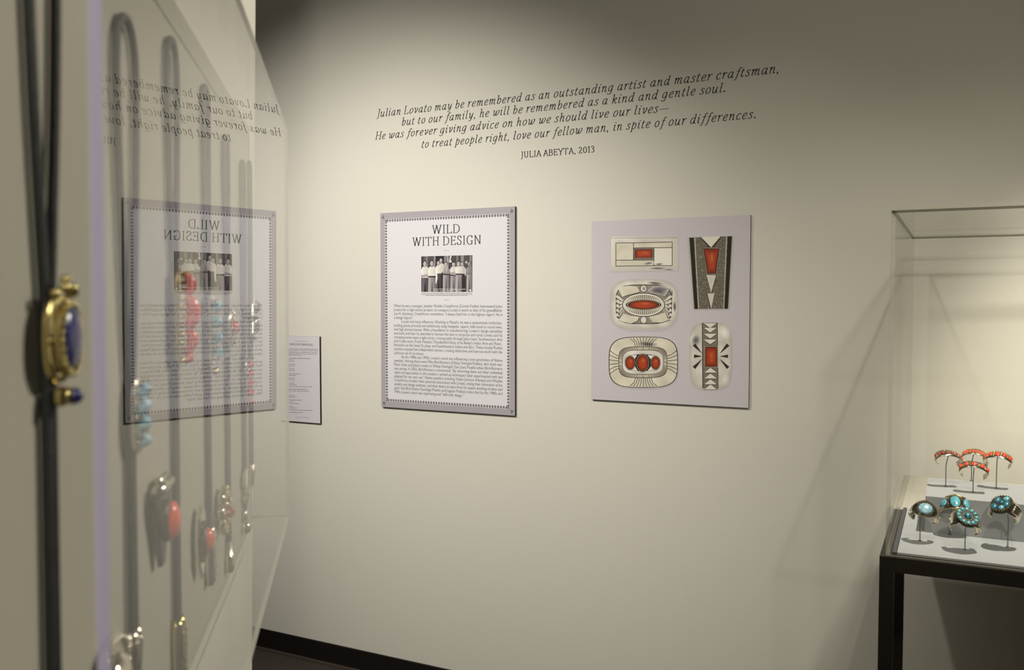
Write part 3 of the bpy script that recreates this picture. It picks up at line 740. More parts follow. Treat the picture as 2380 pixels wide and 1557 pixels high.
for k in range(14): P.ellipse(870 + k*9.4, 306, 3.6, 3.6, (196, 186, 162), 6, step=False)
for k in range(8): P.ellipse(904 + k*9, 499, 3.6, 3.6, (196, 186, 162), 6, step=False)
P.grad([(876, 314), (932, 312), (988, 311), (975, 400), (962, 492), (935, 492), (908, 492), (892, 400)], coral_ink(930, 415, 46, 86), 6); P.soft(937, 372, 6, 40, (214, 150, 110), lambda p, r: (184, 74, 34))
for tri in ([(895, 506), (968, 506), (932, 634)], [(903, 642), (957, 642), (930, 758)]):
    P.poly([(x + (4 if x > 930 else -4), y + 4) for x, y in tri], BK); P.grad(tri, silver)
P.build('pictured_buckle', bp_)
P = piece()                                                             # rounded plate with triangles
P.poly(barrel(930, 1110, 160, 252, e=.5), (196, 188, 190))
P.grad(barrel(926, 1104, 156, 246, e=.48), rim_silver, 6)
P.soft(818, 988, 42, 52, (98, 96, 98), silver, .3); P.soft(1030, 930, 40, 60, (246, 242, 230), silver)
P.poly([(863, 860), (979, 858), (985, 1346), (866, 1342)], BK); P.poly([(868, 862), (975, 860), (981, 1344), (871, 1340)], (124, 116, 102))
for y in (862, 896, 940, 983): P.poly([(872, y), (976, y), (924, y + 40)], BK); P.poly([(876, y), (972, y), (924, y + 35)], (228, 222, 206))
for y in (1190, 1233, 1276, 1314): P.poly([(874, y + 40), (980, y + 40), (926, y - 4)], BK); P.poly([(880, y + 37), (974, y + 37), (926, y)], (228, 222, 206))
for sx in (-1, 1):
    for dy in (-1, 0, 1):
        a = (930 + sx*62, 1106 + dy*16); c_ = (930 + sx*126, 1106 + dy*86); w = 13
        nx, ny = (0, 1) if dy == 0 else (-dy*sx*.75, .66)
        P.poly([a, (c_[0] + nx*w, c_[1] + ny*w), (c_[0] - nx*w, c_[1] - ny*w)], (50, 46, 42))
P.poly([(880, 1028), (982, 1028), (982, 1190), (880, 1190)], BK)
P.n += 1
for k in range(15):
    for x in (884, 979): P.ellipse(x, 1034 + k*10.8, 4, 4, (196, 186, 162), 6, step=False)
for k in range(9):
    for y in (1033, 1186): P.ellipse(888 + k*10.8, y, 4, 4, (196, 186, 162), 6, step=False)
P.grad([(890, 1040), (932, 1040), (973, 1040), (973, 1110), (973, 1180), (932, 1180), (890, 1180), (890, 1110)], coral_ink(930, 1120, 44, 74), 6); P.soft(935, 1135, 6, 26, CL, lambda p, r: (184, 76, 36))
P.build('pictured_buckle', bp_)

# --- small label panel
LX0, LX1, LZ0, LZ1 = -2.683, -2.4625, H - 0.5345, H - 0.1672
lp = thing('label_panel', ((LX0 + LX1) / 2, WY, LZ0), 'small narrow pale label sheet of fine print, half hidden by the clear case', 'label panel')
board('board', LX0, LX1, LZ0, LZ1, M['board_label'], lp)
def lc(p): return fy(640 + p[0] / 6.486, 760 + p[1] / 6.486)
mb = MB()
a = lc((214, 274)); c = lc((570, 279))
lay_text(mb, "RAISED AND DIMENSIONAL", a[0], c[0], (a[1] + c[1]) / 2, 0.0082, FY - .0004, 0.10, 0.07)
mb.build('heading', M['bodyink'], lp)
mb = MB(); seed = 20
for y, x1, b_ in ((330, 637, 0), (352, 637, 0), (380, 637, 0), (404, 637, 0), (424, 388, 0), (473, 528, 1), (495, 286, 0), (519, 286, 0), (564, 312, 0), (588, 286, 0), (633, 290, 0), (657, 286, 0), (706, 380, 0), (730, 318, 0), (775, 292, 0), (799, 288, 0),
               (845, 290, 0), (870, 318, 0), (898, 556, 0), (941, 484, 1), (966, 508, 0), (984, 218, 0), (1030, 284, 0), (1056, 320, 0), (1103, 394, 1), (1127, 268, 0), (1154, 368, 0), (1197, 270, 0), (1222, 322, 0), (1252, 566, 0), (1288, 424, 0)):
    seed += 1; word_bars(mb, lc, 150, x1, y - 2, y + (x1 - 150) * .018, 9 if b_ else 7, FY - .0004, 16, 62, 8, seed)
mb.build('fine_print', M['paleink'], lp)
for y, x0, x1 in ((212, 290, 490), (1362, 305, 505)):
    mb = MB()
    for k in range(7):
        x = x0 + (x1 - x0) * (k + .5) / 7; dy = (8 if y < 500 else -8) * (1 - abs(k - 3) / 2.2)
        pts = [lc(p) for p in ((x - 13, y - dy*.6), (x, y + dy - 4), (x + 13, y - dy*.4 + 2), (x, y + dy + 5))]
        mb.add([(p[0], FY - .0004, p[1]) for p in pts], [(0, 1, 2, 3)])
    mb.build('scroll_ornament', M['paleink'], lp)
# ---------------------------------------------------------------- partition with the wall case of bolo ties
PA, PTILT = -0.17919, -0.0048
_c, _s = math.cos(YAW), math.sin(YAW)
def to_room(x, y): return Vector((x * _c - y * _s, x * _s + y * _c, 0))
PH = to_room(math.sin(PA), math.cos(PA)).normalized()          # along the partition, away from the eye
PN = to_room(math.cos(PA), -math.sin(PA)).normalized()         # out of its face, into the room
PV = (Vector((0, 0, 1)) * math.cos(PTILT) - PN * math.sin(PTILT)).normalized()
PDIST = 0.1224                                                  # eye to the backing board
PB = EYE - PN * PDIST
def PL(a, b_, z): return PB + PH * a + PN * b_ + PV * z
def zrow(a, b_, py):
    return above(PL(a, b_, 0), py) - H
BX = (0.303, 1.190); BZ = (-0.2841, 0.2132); BD = 0.0472; TH = 0.004
part_ = MB().box((-0.75, -0.15, -H), (1.275, -0.004, 1.45), T=lambda p: PL(p[0], p[1] + 0.012 * p[2], p[2])).build('wall_partition', M['partition']); part_['kind'] = 'structure'
case = thing('wall_case', PL((BX[0] + BX[1]) / 2, 0, BZ[0]), 'long clear acrylic wall case of hanging bolo ties, seen along its glossy front', 'display case')
def lbox(lo, hi, name, mats, mi, parent):
    return MB().box(lo, hi, mi, T=lambda p: PL(*p)).build(name, mats, parent)
lbox((BX[0] - .006, -0.004, BZ[0] - .006), (BX[1] + .004, 0.0, BZ[1]), 'backing_panel', M['backing'], 0, case)
AC = [M['acr'], M['edge_pale'], M['edge_lilac'], M['acr_in'], M['acr_top']]
lbox((BX[0], BD - TH, BZ[0]), (BX[1], BD, BZ[1]), 'front_pane', AC, [1, 1, 3, 1, 0, 2], case)
lbox((BX[0], 0.0003, BZ[0] + TH), (BX[0] + TH, BD - TH - 1e-4, BZ[1] - TH), 'end_pane', AC, [1, 1, 1, 3, 1, 0], case)
lbox((BX[1] - TH, 0.0003, BZ[0] + TH), (BX[1], BD - TH - 1e-4, BZ[1] - TH), 'end_pane', AC, [1, 1, 1, 0, 1, 0], case)
lbox((BX[0], 0.0003, BZ[1] - TH + 1e-4), (BX[1], BD - TH - 1e-4, BZ[1]), 'top_pane', AC, [4, 3, 3, 1, 3, 3], case)
lbox((BX[0], 0.0003, BZ[0]), (BX[1], BD - TH - 1e-4, BZ[0] + TH - 1e-4), 'bottom_pane', AC, [3, 4, 3, 1, 3, 3], case)

PF = Matrix((PH, PV, PN)).transposed()                          # frame: u along, v up, w out of the board
def frame_at(a, z, b0=0.0, turn=0.0):
    o = PL(a, b0, z); R_ = PF @ Matrix.Rotation(turn, 3, 'Z')
    return (lambda u, v, w: o + R_ @ Vector((u, v, w))), R_
def superell(ru, rv, n=40, e=0.8):
    out = []
    for k in range(n):
        t = 2*math.pi*k/n; ca, sa = math.cos(t), math.sin(t)
        out.append((ru*math.copysign(abs(ca)**e, ca), rv*math.copysign(abs(sa)**e, sa)))
    return out
def bead_ring(mb, outline, w, r, T, R_, every=1, mi=0):
    for p in outline[::every]: mb.ell(T(p[0], p[1], w), r, r, r, R_, 8, 5, mi)
def place_stone(name, m, parent, T, R_, u, v, w, ru, rv, rw, p=1.0):
    return MB().ell(T(u, v, w), ru, rv, rw, R_, 18, 8, lo=-0.15, p=p).build(name, m, parent)

def bolo(a, hw, top, slide_c, tip_z, tip_len, label, maker, tip_kind='cone', meta='silver', b0=0.0031, spread=1.0):
    """two braided strands looped over the top, a slide that gathers them, a metal tip on each end"""
    root = thing('bolo_tie', PL(a, 0.003, (top + slide_c) / 2), label, 'bolo tie', 'bolo ties hanging in the wall case')
    def side(s):
        return [(a + s*0.0040, b0, tip_z), (a + s*0.0034, b0, tip_z + .03), (a + s*0.0030, b0, (slide_c + tip_z) / 2), (a + s*0.0030, b0, slide_c - .012), (a + s*0.0034, b0, slide_c + .012),
                (a + s*hw*0.42, b0, slide_c + .045), (a + s*hw*0.80, b0, slide_c + (top - slide_c)*0.55), (a + s*hw, b0, top - hw*1.5), (a + s*hw*0.72, b0, top - hw*.36)]
    pts = side(-1) + [(a, b0, top)] + list(reversed(side(1)))
    MB().tube([PL(*p) for p in smooth_path(pts, 7)], 0.0023, 10).build('cord', M['cord'], root)
    for s in (-1, 1):
        mb = MB(); x = a + s*0.0046; zt = tip_z
        if tip_kind == 'cone':
            mb.tube([PL(x, b0, zt + .004), PL(x, b0, zt), PL(x, b0, zt - .006), PL(x, b0, zt - tip_len*.9), PL(x, b0, zt - tip_len)], lambda t: (0.0030, .0040, .0044, .0026, .0011)[min(4, int(t*4 + .5))], 12)
            mb.ell(PL(x, b0, zt - .002), .0048, .0048, .0018, PF @ Matrix.Rotation(math.pi/2, 3, 'X'), 12, 6)
        elif tip_kind == 'ball':
            mb.tube([PL(x, b0, zt + .004), PL(x, b0, zt - .010)], 0.0030, 12); mb.ell(PL(x, b0, zt - .016), .0080, .0080, .0080, PF, 14, 8)
        elif tip_kind == 'long':
            mb.tube([PL(x, b0, zt + .004), PL(x, b0, zt - .001), PL(x, b0, zt - tip_len*.5), PL(x, b0, zt - tip_len)], lambda t: .0034 + .0022*math.sin(t*2.6), 12)
            for k in range(6): mb.ell(PL(x, b0 + .0045, zt - .006 - k*tip_len/7), .0016, .0016, .0016, PF, 8, 5)
        else:
            mb.tube([PL(x, b0, zt + .004), PL(x, b0, zt - tip_len*.35), PL(x, b0, zt - tip_len*.4), PL(x, b0, zt - tip_len)], lambda t: (.0028, .0030, .0056, .0050)[min(3, int(t*3 + .5))], 12)
        mb.build('tip', M[meta], root)
    maker(root, a, slide_c)
    return root
def base_slide(root, a, z, outline, t=0.003, m='silver', ring=True, r=.0013, b0=.0058, name='slide', every=1):
    T, R_ = frame_at(a, z, b0); mb = MB()
    mb.prism(outline, 0, t, T, inset=.06)
    if ring: bead_ring(mb, [(u*.9, v*.9) for u, v in outline], t, r, T, R_, every)
    o = mb.build(name, M[m], root)
    return o, T, R_
def slide_lapis(root, a, z):
    o, T, R_ = base_slide(root, a, z, superell(.0155, .0180, 40, .9), .0022, 'gold', True, .0014, every=1)
    mb = MB(); mb.prism([(u*.80, v*.80) for u, v in superell(.0155, .0180, 40, .9)], .0034, .0062, T, inset=.05); bead_ring(mb, superell(.0126, .0143, 26, 1.0), .0064, .0012, T, R_)
    mb.build('bezel', M['gold'], o)
    place_stone('lapis_stone', M['lapis'], o, T, R_, 0, .001, .0054, .0112, .0134, .0042)
    mb = MB()
    for k, (u, v) in enumerate(((-.009, .0185), (-.003, .0210), (.003, .0205), (.009, .0180), (-.001, .0240), (.004, .0190))): mb.ell(T(u, v, .003 + .0016*(k % 3)), .0021, .0021, .0021, R_, 10, 6)
    mb.build('bead_crown', M['gold'], o)
    mb = MB(); mb.prism([(u, v - .0232) for u, v in superell(.0048, .0042, 20)], .001, .004, T, inset=.1); mb.tube([T(0, -.0232, .003), T(0, -.0232, .007)], .0035, 12)
    mb.build('drop', M['gold'], o)
    MB().ell(T(0, -.0232, .0068), .0031, .0034, .0036, R_, 14, 7, lo=-.1).build('drop_stone', M['lapis'], o)
def slide_turq_drops(root, a, z):
    o, T, R_ = base_slide(root, a, z, superell(.0105, .0215, 32, .9), .0022, 'silver', True, .0011, every=2)
    for v, r in ((.0145, .0042), (.0055, .0052), (-.0045, .0052), (-.0140, .0042)):
        place_stone('turquoise_stone', M['turq_pale'], o, T, R_, 0, v, .0024, r*.95, r, .0062)
        mb = MB(); mb.ell(T(.0062, v + .004, .004), .0013, .0013, .0018, R_, 8, 5); mb.ell(T(-.0062, v + .004, .004), .0013, .0013, .0018, R_, 8, 5); mb.build('silver_bead', M['silver_bright'], o)
def slide_coral_branch(root, a, z):
    o, T, R_ = base_slide(root, a, z, superell(.0135, .034, 36, .7), .0024, 'gold', False)
    mb = MB()
    for k in range(11): mb.ell(T(-.0118, .030 - k*.0060, .0042), .0019, .0019, .0024, R_, 9, 5); mb.ell(T(.0118, .030 - k*.0060, .0042), .0019, .0019, .0024, R_, 9, 5)
    mb.build('bead_border', M['gold'], o)
    for v0, v1, r, w in ((.0290, .0150, .0034, .0075), (.0135, -.0080, .0052, .0085), (-.0095, -.0240, .0040, .0080), (-.0250, -.0320, .0026, .0060)):
        mb = MB().tube(smooth_path([T(-.001, v0, w - .002), T(.001, v0*.7 + v1*.3, w + .001), T(.0008, v0*.3 + v1*.7, w + .001), T(-.001, v1, w - .002)], 4), lambda t, r=r: r*(.55 + .45*math.sin(math.pi*min(.95, max(.05, t)))), 12)
        mb.build('coral_branch', M['coral'], o)
def slide_turq_bar(root, a, z):
    o, T, R_ = base_slide(root, a, z, [(-.012, .030), (.012, .030), (.009, -.030), (-.009, -.030)], .0024, 'silver', False)
    for k in range(4):
        place_stone('turquoise_stone', M['turq'], o, T, R_, .001, .0215 - k*.0135, .0026, .0062 - k*.0006, .0058, .0075, .7)
    mb = MB()
    for k in range(6):
        for u in (-.0096, .0096): mb.ell(T(u*(1 - k*.05), .026 - k*.0098, .0042), .0016, .0016, .0022, R_, 9, 5)
    for u in (-.006, 0, .006): mb.ell(T(u, -.0345, .004), .0024, .0030, .0024, R_, 9, 6)
    mb.build('bead_border', M['gold'], o)
def slide_coral_dot(root, a, z):
    o, T, R_ = base_slide(root, a, z, superell(.013, .0195, 32, 1.0), .0024, 'silver', True, .0016, every=2)
    mb = MB()
    for k in range(8):
        t = math.pi/4*k; mb.tube([T(.006*math.cos(t), .009*math.sin(t), .003), T(.0112*math.cos(t), .0165*math.sin(t), .0046)], .0011, 8)
    mb.build('ray_ornament', M['gold'], o)
    place_stone('coral_stone', M['coral'], o, T, R_, 0, 0, .0024, .0056, .0075, .0075)
def slide_coral_row(root, a, z):
    o, T, R_ = base_slide(root, a, z, superell(.0105, .030, 36, .75), .0022, 'silver', True, .0013, every=2)
    for k in range(5):
        place_stone('coral_stone', M['coral'], o, T, R_, 0, .022 - k*.011, .0024, .0045, .0046, .0068)
    mb = MB()
    for k in range(6):
        for u in (-.0066, .0066): mb.ell(T(u, .0270 - k*.0110, .0042), .0015, .0015, .0022, R_, 9, 5)
    mb.build('silver_bead', M['silver_bright'], o)
def slide_figure(root, a, z):
    o, T, R_ = base_slide(root, a, z, [(-.010, .018), (-.004, .026), (.004, .026), (.010, .018), (.014, .004), (.008, -.004), (.012, -.018), (0, -.028), (-.012, -.018), (-.008, -.004), (-.014, .004)], .003, 'silver', True, .0015)
    mb = MB(); mb.ell(T(0, .014, .004), .0066, .0080, .0066, R_, 14, 7); mb.ell(T(0, -.008, .004), .0052, .0110, .0056, R_, 14, 7)
    mb.build('raised_figure', M['silver_bright'], o)

Z = zrow
bolo(.392, .017, .165, Z(.392, .006, 788), -.315 + .06, .03, 'bolo tie with a round deep blue lapis slide, nearest the camera', slide_lapis, 'cone', 'gold')
bolo(.530, .0225, Z(.530, .003, 42), Z(.530, .006, 965), Z(.530, .003, 1478), .030, 'bolo tie with small pale turquoise stones in a column, beside the lilac case edge', slide_turq_drops, 'cone')
bolo(.662, .0185, Z(.662, .003, 92), Z(.662, .006, 735), Z(.662, .003, 1448), .040, 'bolo tie with a long red coral branch slide edged in gold beads', slide_coral_branch, 'long', 'gold')
bolo(.812, .0150, Z(.812, .003, 201), Z(.812, .006, 770), Z(.812, .003, 1236), .045, 'bolo tie with a tapering bar of turquoise stones and gold beads', slide_turq_bar, 'long')
bolo(.940, .0180, Z(.940, .003, 316), Z(.940, .006, 762), Z(.940, .003, 1266), .026, 'bolo tie with one coral stone inside a silver ray oval', slide_coral_dot, 'paddle')
bolo(1.085, .0165, Z(1.085, .003, 375), Z(1.085, .006, 890), Z(1.085, .003, 1192), .020, 'bolo tie with five coral beads in a row and silver ball tips', slide_coral_row, 'ball')
bolo(1.162, .0100, Z(1.162, .003, 377), Z(1.162, .006, 740), Z(1.162, .003, 1085), .024, 'bolo tie with a silver figure slide, at the far end of the case', slide_figure, 'cone')

# lower pieces pinned straight to the backing board
def pinned(name, a, z, label):
    return thing(name, PL(a, 0, z), label, 'jewelry piece', 'silver pieces pinned low in the wall case')
def pin_(root, T):
    MB().tube([T(0, 0, .0040), T(0, 0, .0075)], .0012, 8).build('pin', M['wire'], root)
a, z = .600, Z(.600, .010, 1212); r_ = pinned('silver_pendant', a, z, 'dark silver wedge pendant with one large coral dome, pointing down')
T, R_ = frame_at(a, z, -.0038); pin_(r_, T)
MB().prism([(-.024, .018), (.024, .018), (.022, .010), (.004, -.028), (-.004, -.028), (-.022, .010)], .0070, .0105, T, inset=.05).build('plate', M['silver_dark'], r_)
mb = MB(); mb.tube([T(-.021, .0225, .010), T(.021, .0225, .010)], .0038, 12); mb.tube([T(-.012, .0275, .009), T(.014, .0275, .009)], .0022, 10); mb.build('scroll_bar', M['silver'], r_)
mb = MB(); mb.prism([(u, v + .001) for u, v in superell(.0125, .0135, 26, 1.0)], .0105, .0150, T, inset=.1); mb.build('bezel', M['silver_dark'], r_)
MB().ell(T(0, .001, .0150), .0100, .0125, .0060, R_, 18, 8, lo=-.1).build('coral_stone', M['coral'], r_)
a, z = .755, Z(.755, .010, 1258); r_ = pinned('silver_pendant', a, z, 'arched silver pendant with a coral dome, right of the wedge pendant')
T, R_ = frame_at(a, z, -.0038); pin_(r_, T)
MB().prism([(-.018, .008), (-.014, .022), (0, .030), (.014, .022), (.018, .008), (.015, -.016), (0, -.031), (-.015, -.016)], .0070, .0105, T, inset=.06).build('plate', M['silver'], r_)
mb = MB(); mb.prism([(u, v) for u, v in superell(.0105, .0120, 24, 1.0)], .0105, .0140, T, inset=.1); bead_ring(mb, superell(.0135, .0155, 20, 1.0), .0112, .0014, T, R_); mb.build('bezel', M['silver_dark'], r_)
MB().ell(T(.001, .001, .0140), .0078, .0098, .0055, R_, 18, 8, lo=-.1).build('coral_stone', M['coral'], r_)
a, z = .880, Z(.880, .010, 1185); r_ = pinned('silver_brooch', a, z, 'clustered silver flower brooch with bright beads and a small coral centre')
T, R_ = frame_at(a, z, -.0038); pin_(r_, T)
mb = MB()
for k in range(8):
    t = math.pi/4*k; mb.ell(T(.014*math.cos(t), .016*math.sin(t), .0095), .0075, .0080, .0050, R_, 14, 7)
mb.build('petal_plate', M['silver'], r_)
mb = MB(); bead_ring(mb, superell(.0185, .0215, 18, 1.0), .0125, .0021, T, R_); bead_ring(mb, superell(.0100, .0115, 10, 1.0), .0150, .0018, T, R_); mb.build('bead_ring', M['gold'], r_)
MB().ell(T(.002, -.002, .0130), .0056, .0064, .0075, R_, 14, 7, lo=-.1).build('coral_stone', M['coral_dark'], r_)
a, z = 1.080, Z(1.08, .012, 1110); r_ = pinned('silver_brooch', a, z, 'fringed silver brooch with dangling beads, lowest near the far end')
T, R_ = frame_at(a, z, -.0038); pin_(r_, T)
MB().prism(superell(.016, .011, 26, .8), .0070, .0100, T, inset=.1).build('plate', M['silver'], r_)
mb = MB()
for k in range(5):
    u = -.012 + k*.006; mb.tube([T(u, -.006, .009), T(u, -.026 + abs(k-2)*.003, .009)], .0008, 6); mb.ell(T(u, -.028 + abs(k-2)*.003, .009), .0026, .0032, .0026, R_, 10, 6)
mb.build('bead_fringe', M['silver_bright'], r_)
a, z = .480, Z(.480, .012, 1570); r_ = pinned('silver_concho', a, z, 'broad silver concho with a beaded rim at the bottom edge of the picture')
T, R_ = frame_at(a, z, -.0038); pin_(r_, T)
mb = MB(); mb.prism(superell(.026, .021, 40, .9), .0070, .0095, T, inset=.05); bead_ring(mb, superell(.0235, .0185, 30, .9), .0100, .0017, T, R_); mb.build('plate', M['silver'], r_)
mb = MB(); mb.ell(T(0, 0, .0092), .016, .012, .0075, R_, 20, 8, lo=-.1); mb.build('dome', M['silver_bright'], r_)
# ---------------------------------------------------------------- free-standing vitrine of cuff bracelets
CYAW = math.radians(1.05)
UC = Vector((math.cos(CYAW), math.sin(CYAW), 0)); NC = Vector((-math.sin(CYAW), math.cos(CYAW), 0))
_d = ray(2068, 690); _fwd = _d.dot(Vector((-math.sin(YAW), math.cos(YAW), 0)))
C0 = EYE + _d * (1.80 / _fwd); C0.z = 0.0                       # front left corner of the cover, on the floor
def CW(x, y, z): return C0 + UC * x + NC * y + Vector((0, 0, z))
DZ = H - 0.5155                                                 # deck surface
CT = above(Vector((C0.x, C0.y, 0)), 480)                        # top of the cover
CL_, CDP = 1.25, 0.90
TA = 0.008
print('vitrine', C0, DZ, CT, WY - CW(0, CDP, 0).y)
st = thing('vitrine', CW(CL_/2, CDP/2, 0), 'clear acrylic vitrine on a black steel stand, beside the back wall', 'display case')
def cbox(lo, hi, name, mats, mi=0, parent=st):
    return MB().box(lo, hi, mi, T=lambda p: CW(*p)).build(name, mats, parent)
LG = 0.027; AP = 0.030
YL = 0.415
x0, y0 = -0.010, -0.010; x1, y1 = CL_ + .010, CDP + .010
TZ = DZ - 0.004
for lx, ly in ((x0, y0), (x1 - LG, y0), (x0, YL), (x1 - LG, YL)):
    cbox((lx, ly, 0), (lx + LG, ly + LG, TZ - AP), 'leg', M['steel'])
YB = YL + LG
cbox((x0, y0, TZ - AP), (x1, y0 + LG, TZ), 'apron_rail', M['steel']); cbox((x0, YL, TZ - AP), (x1, YB, TZ), 'apron_rail', M['steel'])
cbox((x0, y0 + LG, TZ - AP), (x0 + LG, YL, TZ), 'apron_rail', M['steel']); cbox((x1 - LG, y0 + LG, TZ - AP), (x1, YL, TZ), 'apron_rail', M['steel'])
cbox((x0, YB, TZ - .018), (x1, y1, TZ), 'rear_shelf', M['deck_rear'])
DKX, DKY, DKD = TA + .004, TA + .006, 0.445
cbox((x0 + LG, y0 + LG, TZ - AP + .004), (x1 - LG, YL, TZ - .0005), 'tray', M['steel'])
cbox((DKX + .009, DKY + .004, TZ), (CL_ - TA - .004, DKD, DZ), 'deck', M['deck'])
cbox((DKX + .009, DKD + .0005, TZ), (CL_ - TA - .004, CDP - TA - .004, DZ - .0015), 'rear_deck', M['deck_rear'])
cbox((DKX, DKY, TZ), (DKX + .008, DKD, DZ + .001), 'gasket', M['gasket'])
AV = [M['acr_case'], M['edge_clear'], M['seam']]
cbox((0, 0, TZ + .0003), (CL_, TA, CT - TA), 'front_pane', AV, [1, 2, 0, 1, 0, 1])
cbox((0, CDP - TA, TZ + .0003), (CL_, CDP, CT - TA), 'back_pane', AV, [1, 2, 0, 1, 0, 1])
cbox((0, TA + 1e-4, TZ + .0003), (TA, CDP - TA - 1e-4, CT - TA), 'end_pane', AV, [1, 2, 1, 0, 1, 0])
cbox((CL_ - TA, TA + 1e-4, TZ + .0003), (CL_, CDP - TA - 1e-4, CT - TA), 'end_pane', AV, [1, 2, 1, 0, 1, 0])
cbox((0, 0, CT - TA + 1e-4), (CL_, CDP, CT), 'top_pane', AV, [0, 0, 1, 1, 1, 1])

cbox((.001, .001, CT - TA - .0045), (CL_ - .001, TA - .001, CT - TA + .00005), 'seam_strip', M['seam']); cbox((.001, CDP - TA + .001, CT - TA - .0045), (CL_ - .001, CDP - .001, CT - TA + .00005), 'seam_strip', M['seam'])
cbox((.001, TA + .001, CT - TA - .0035), (TA - .001, CDP - TA - .001, CT - TA + .00005), 'seam_strip', M['seam'])  # left strip added to cast the cover's diagonal shadow line on the wall

# riser block
p = on_z(2149.2, 1235.7, DZ); RX = (p - C0).dot(UC); RY = (p - C0).dot(NC)
RZ = above(p, 1152.8)
q_ = on_z(2155, 1110, RZ); RY1 = (q_ - C0).dot(NC)
print('riser', RX, RY, RY1, RZ - DZ)
rb = MB().box((RX, RY, DZ), (RX + .80, min(RY1, CDP - .03), RZ), T=lambda v: CW(*v)).build('riser_block', M['deck'], None, CW(RX + .4, (RY + RY1)/2, DZ))
tag(rb, 'long pale grey riser block at the back of the vitrine deck', 'display riser')

# cuffs: an open band lying in an upright arc, its top tipped towards the viewer
def cuff(px, py, foot, fz, R, width, label, deco, tilt=38, turn=0, roll=0, end_w=None, m='silver', thick=.0016, open_=48, squash=.86, wire_label='', name='cuff_bracelet', group='cuff bracelets in the vitrine'):
    fp = on_z(foot[0], foot[1], fz)                             # where the wire meets the surface
    d = ray(px, py); hz = Vector((-math.sin(YAW), math.cos(YAW), 0))
    cen = EYE + d * ((fp - EYE).dot(hz) / d.dot(hz))
    view = (EYE - cen); view.z = 0; view.normalize()
    ez = Vector((0, 0, 1)); ey = -view; ex = ey.cross(ez)        # x right, y away, z up as seen
    R0 = Matrix((ex, ey, ez)).transposed() @ Matrix.Rotation(math.radians(turn), 3, 'Z') @ Matrix.Rotation(math.radians(tilt), 3, 'X') @ Matrix.Rotation(math.radians(roll), 3, 'Y')
    root = thing(name, cen, label, 'bracelet', group)
    amax = math.radians(180 - open_)
    wf = width if callable(width) else (lambda t: width * (1 - .25 * t * t))
    def S(phi, s, w):                                            # phi along the band (0 = top), s across, w outwards
        rx, rz = R + w, R * squash + w
        return cen + R0 @ Vector((rx * math.sin(phi), s, rz * math.cos(phi)))
    n, k = 40, 6; vs = []; fs = []
    for layer in (0, 1):
        for i in range(n + 1):
            phi = -amax + 2*amax*i/n; t = abs(phi)/amax; hw = wf(t)/2
            for j in range(k + 1):
                s = -hw + 2*hw*j/k; dome = .0012*(1 - (2*j/k - 1)**2)
                vs.append(S(phi, s, (thick + dome) if layer else 0))
    N = (n + 1)*(k + 1)
    for i in range(n):
        for j in range(k):
            a_ = i*(k+1) + j; b_ = a_ + 1; c_ = a_ + k + 2; d_ = a_ + k + 1
            fs.append((a_, b_, c_, d_)); fs.append((N + a_, N + d_, N + c_, N + b_))
        a_ = i*(k+1); d_ = a_ + k + 1; fs.append((a_, d_, N + d_, N + a_)); a_ += k; d_ += k; fs.append((a_, N + a_, N + d_, d_))
    for i in (0, n):
        for j in range(k):
            a_ = i*(k+1) + j; fs.append((a_, N + a_, N + a_ + 1, a_ + 1))
    MB().add(vs, fs, 0, True).build('band', M[m], root)
    def LF(phi):                                                 # local frame on the band: u along, v across (away), w out
        out = (R0 @ Vector((math.sin(phi), 0, math.cos(phi)))).normalized(); al = (R0 @ Vector((math.cos(phi), 0, -math.sin(phi)))).normalized(); ac = (R0 @ Vector((0, 1, 0))).normalized()
        return Matrix((al, ac, out)).transposed()
    deco(root, S, LF, amax)
    # bent wire mount
    ws = thing('bracelet_mount', fp, wire_label, 'display mount', 'wire bracelet mounts in the vitrine')
    topp = S(0, 0, -.0016); mid = Vector((fp.x, fp.y, cen.z - R*.55))
    MB().tube(smooth_path([fp, fp.lerp(mid, .5), mid, mid.lerp(topp, .55) + Vector((0, 0, .004)), topp], 6), .00105, 8).build('stem', M['wire'], ws)
    MB().tube([fp + Vector((0, 0, .0002)), fp + Vector((0, 0, .0016))], .0032, 12).build('foot', M['wire'], ws)
    return root
def stone(root, name, m, S, LF, phi, s, w, ru, rv, rw, p=1.0):
    return MB().ell(S(phi, s, w), ru, rv, rw, LF(phi), 16, 7, lo=-.15, p=p).build(name, M[m], root)
def row_beads(mb, S, LF, a0, a1, n, s, w, r):
    for k in range(n):
        phi = a0 + (a1 - a0)*k/(n-1); mb.ell(S(phi, s, w), r, r, r, LF(phi), 8, 5)
def deco_a(root, S, LF, am):                                     # small round coral between bead rows
    for k in range(8): stone(root, 'coral_stone', 'coral_dark', S, LF, -1.25 + k*.36, -.0008, .0022, .0033, .0048, .0028)
    mb = MB(); row_beads(mb, S, LF, -1.42, 1.42, 17, .0066, .0026, .0013); row_beads(mb, S, LF, -1.42, 1.42, 17, -.0080, .0026, .0013); mb.build('bead_edge', M['gold'], root)
def deco_b(root, S, LF, am):                                     # upright coral bars
    for k in range(10): stone(root, 'coral_stone', 'coral', S, LF, -1.05 + k*.235, 0, .0022, .0025, .0082, .0028, .6)
    mb = MB(); row_beads(mb, S, LF, -1.15, 1.15, 20, .0106, .0026, .0015); row_beads(mb, S, LF, -1.15, 1.15, 20, -.0106, .0026, .0015); mb.build('bead_edge', M['gold'], root)
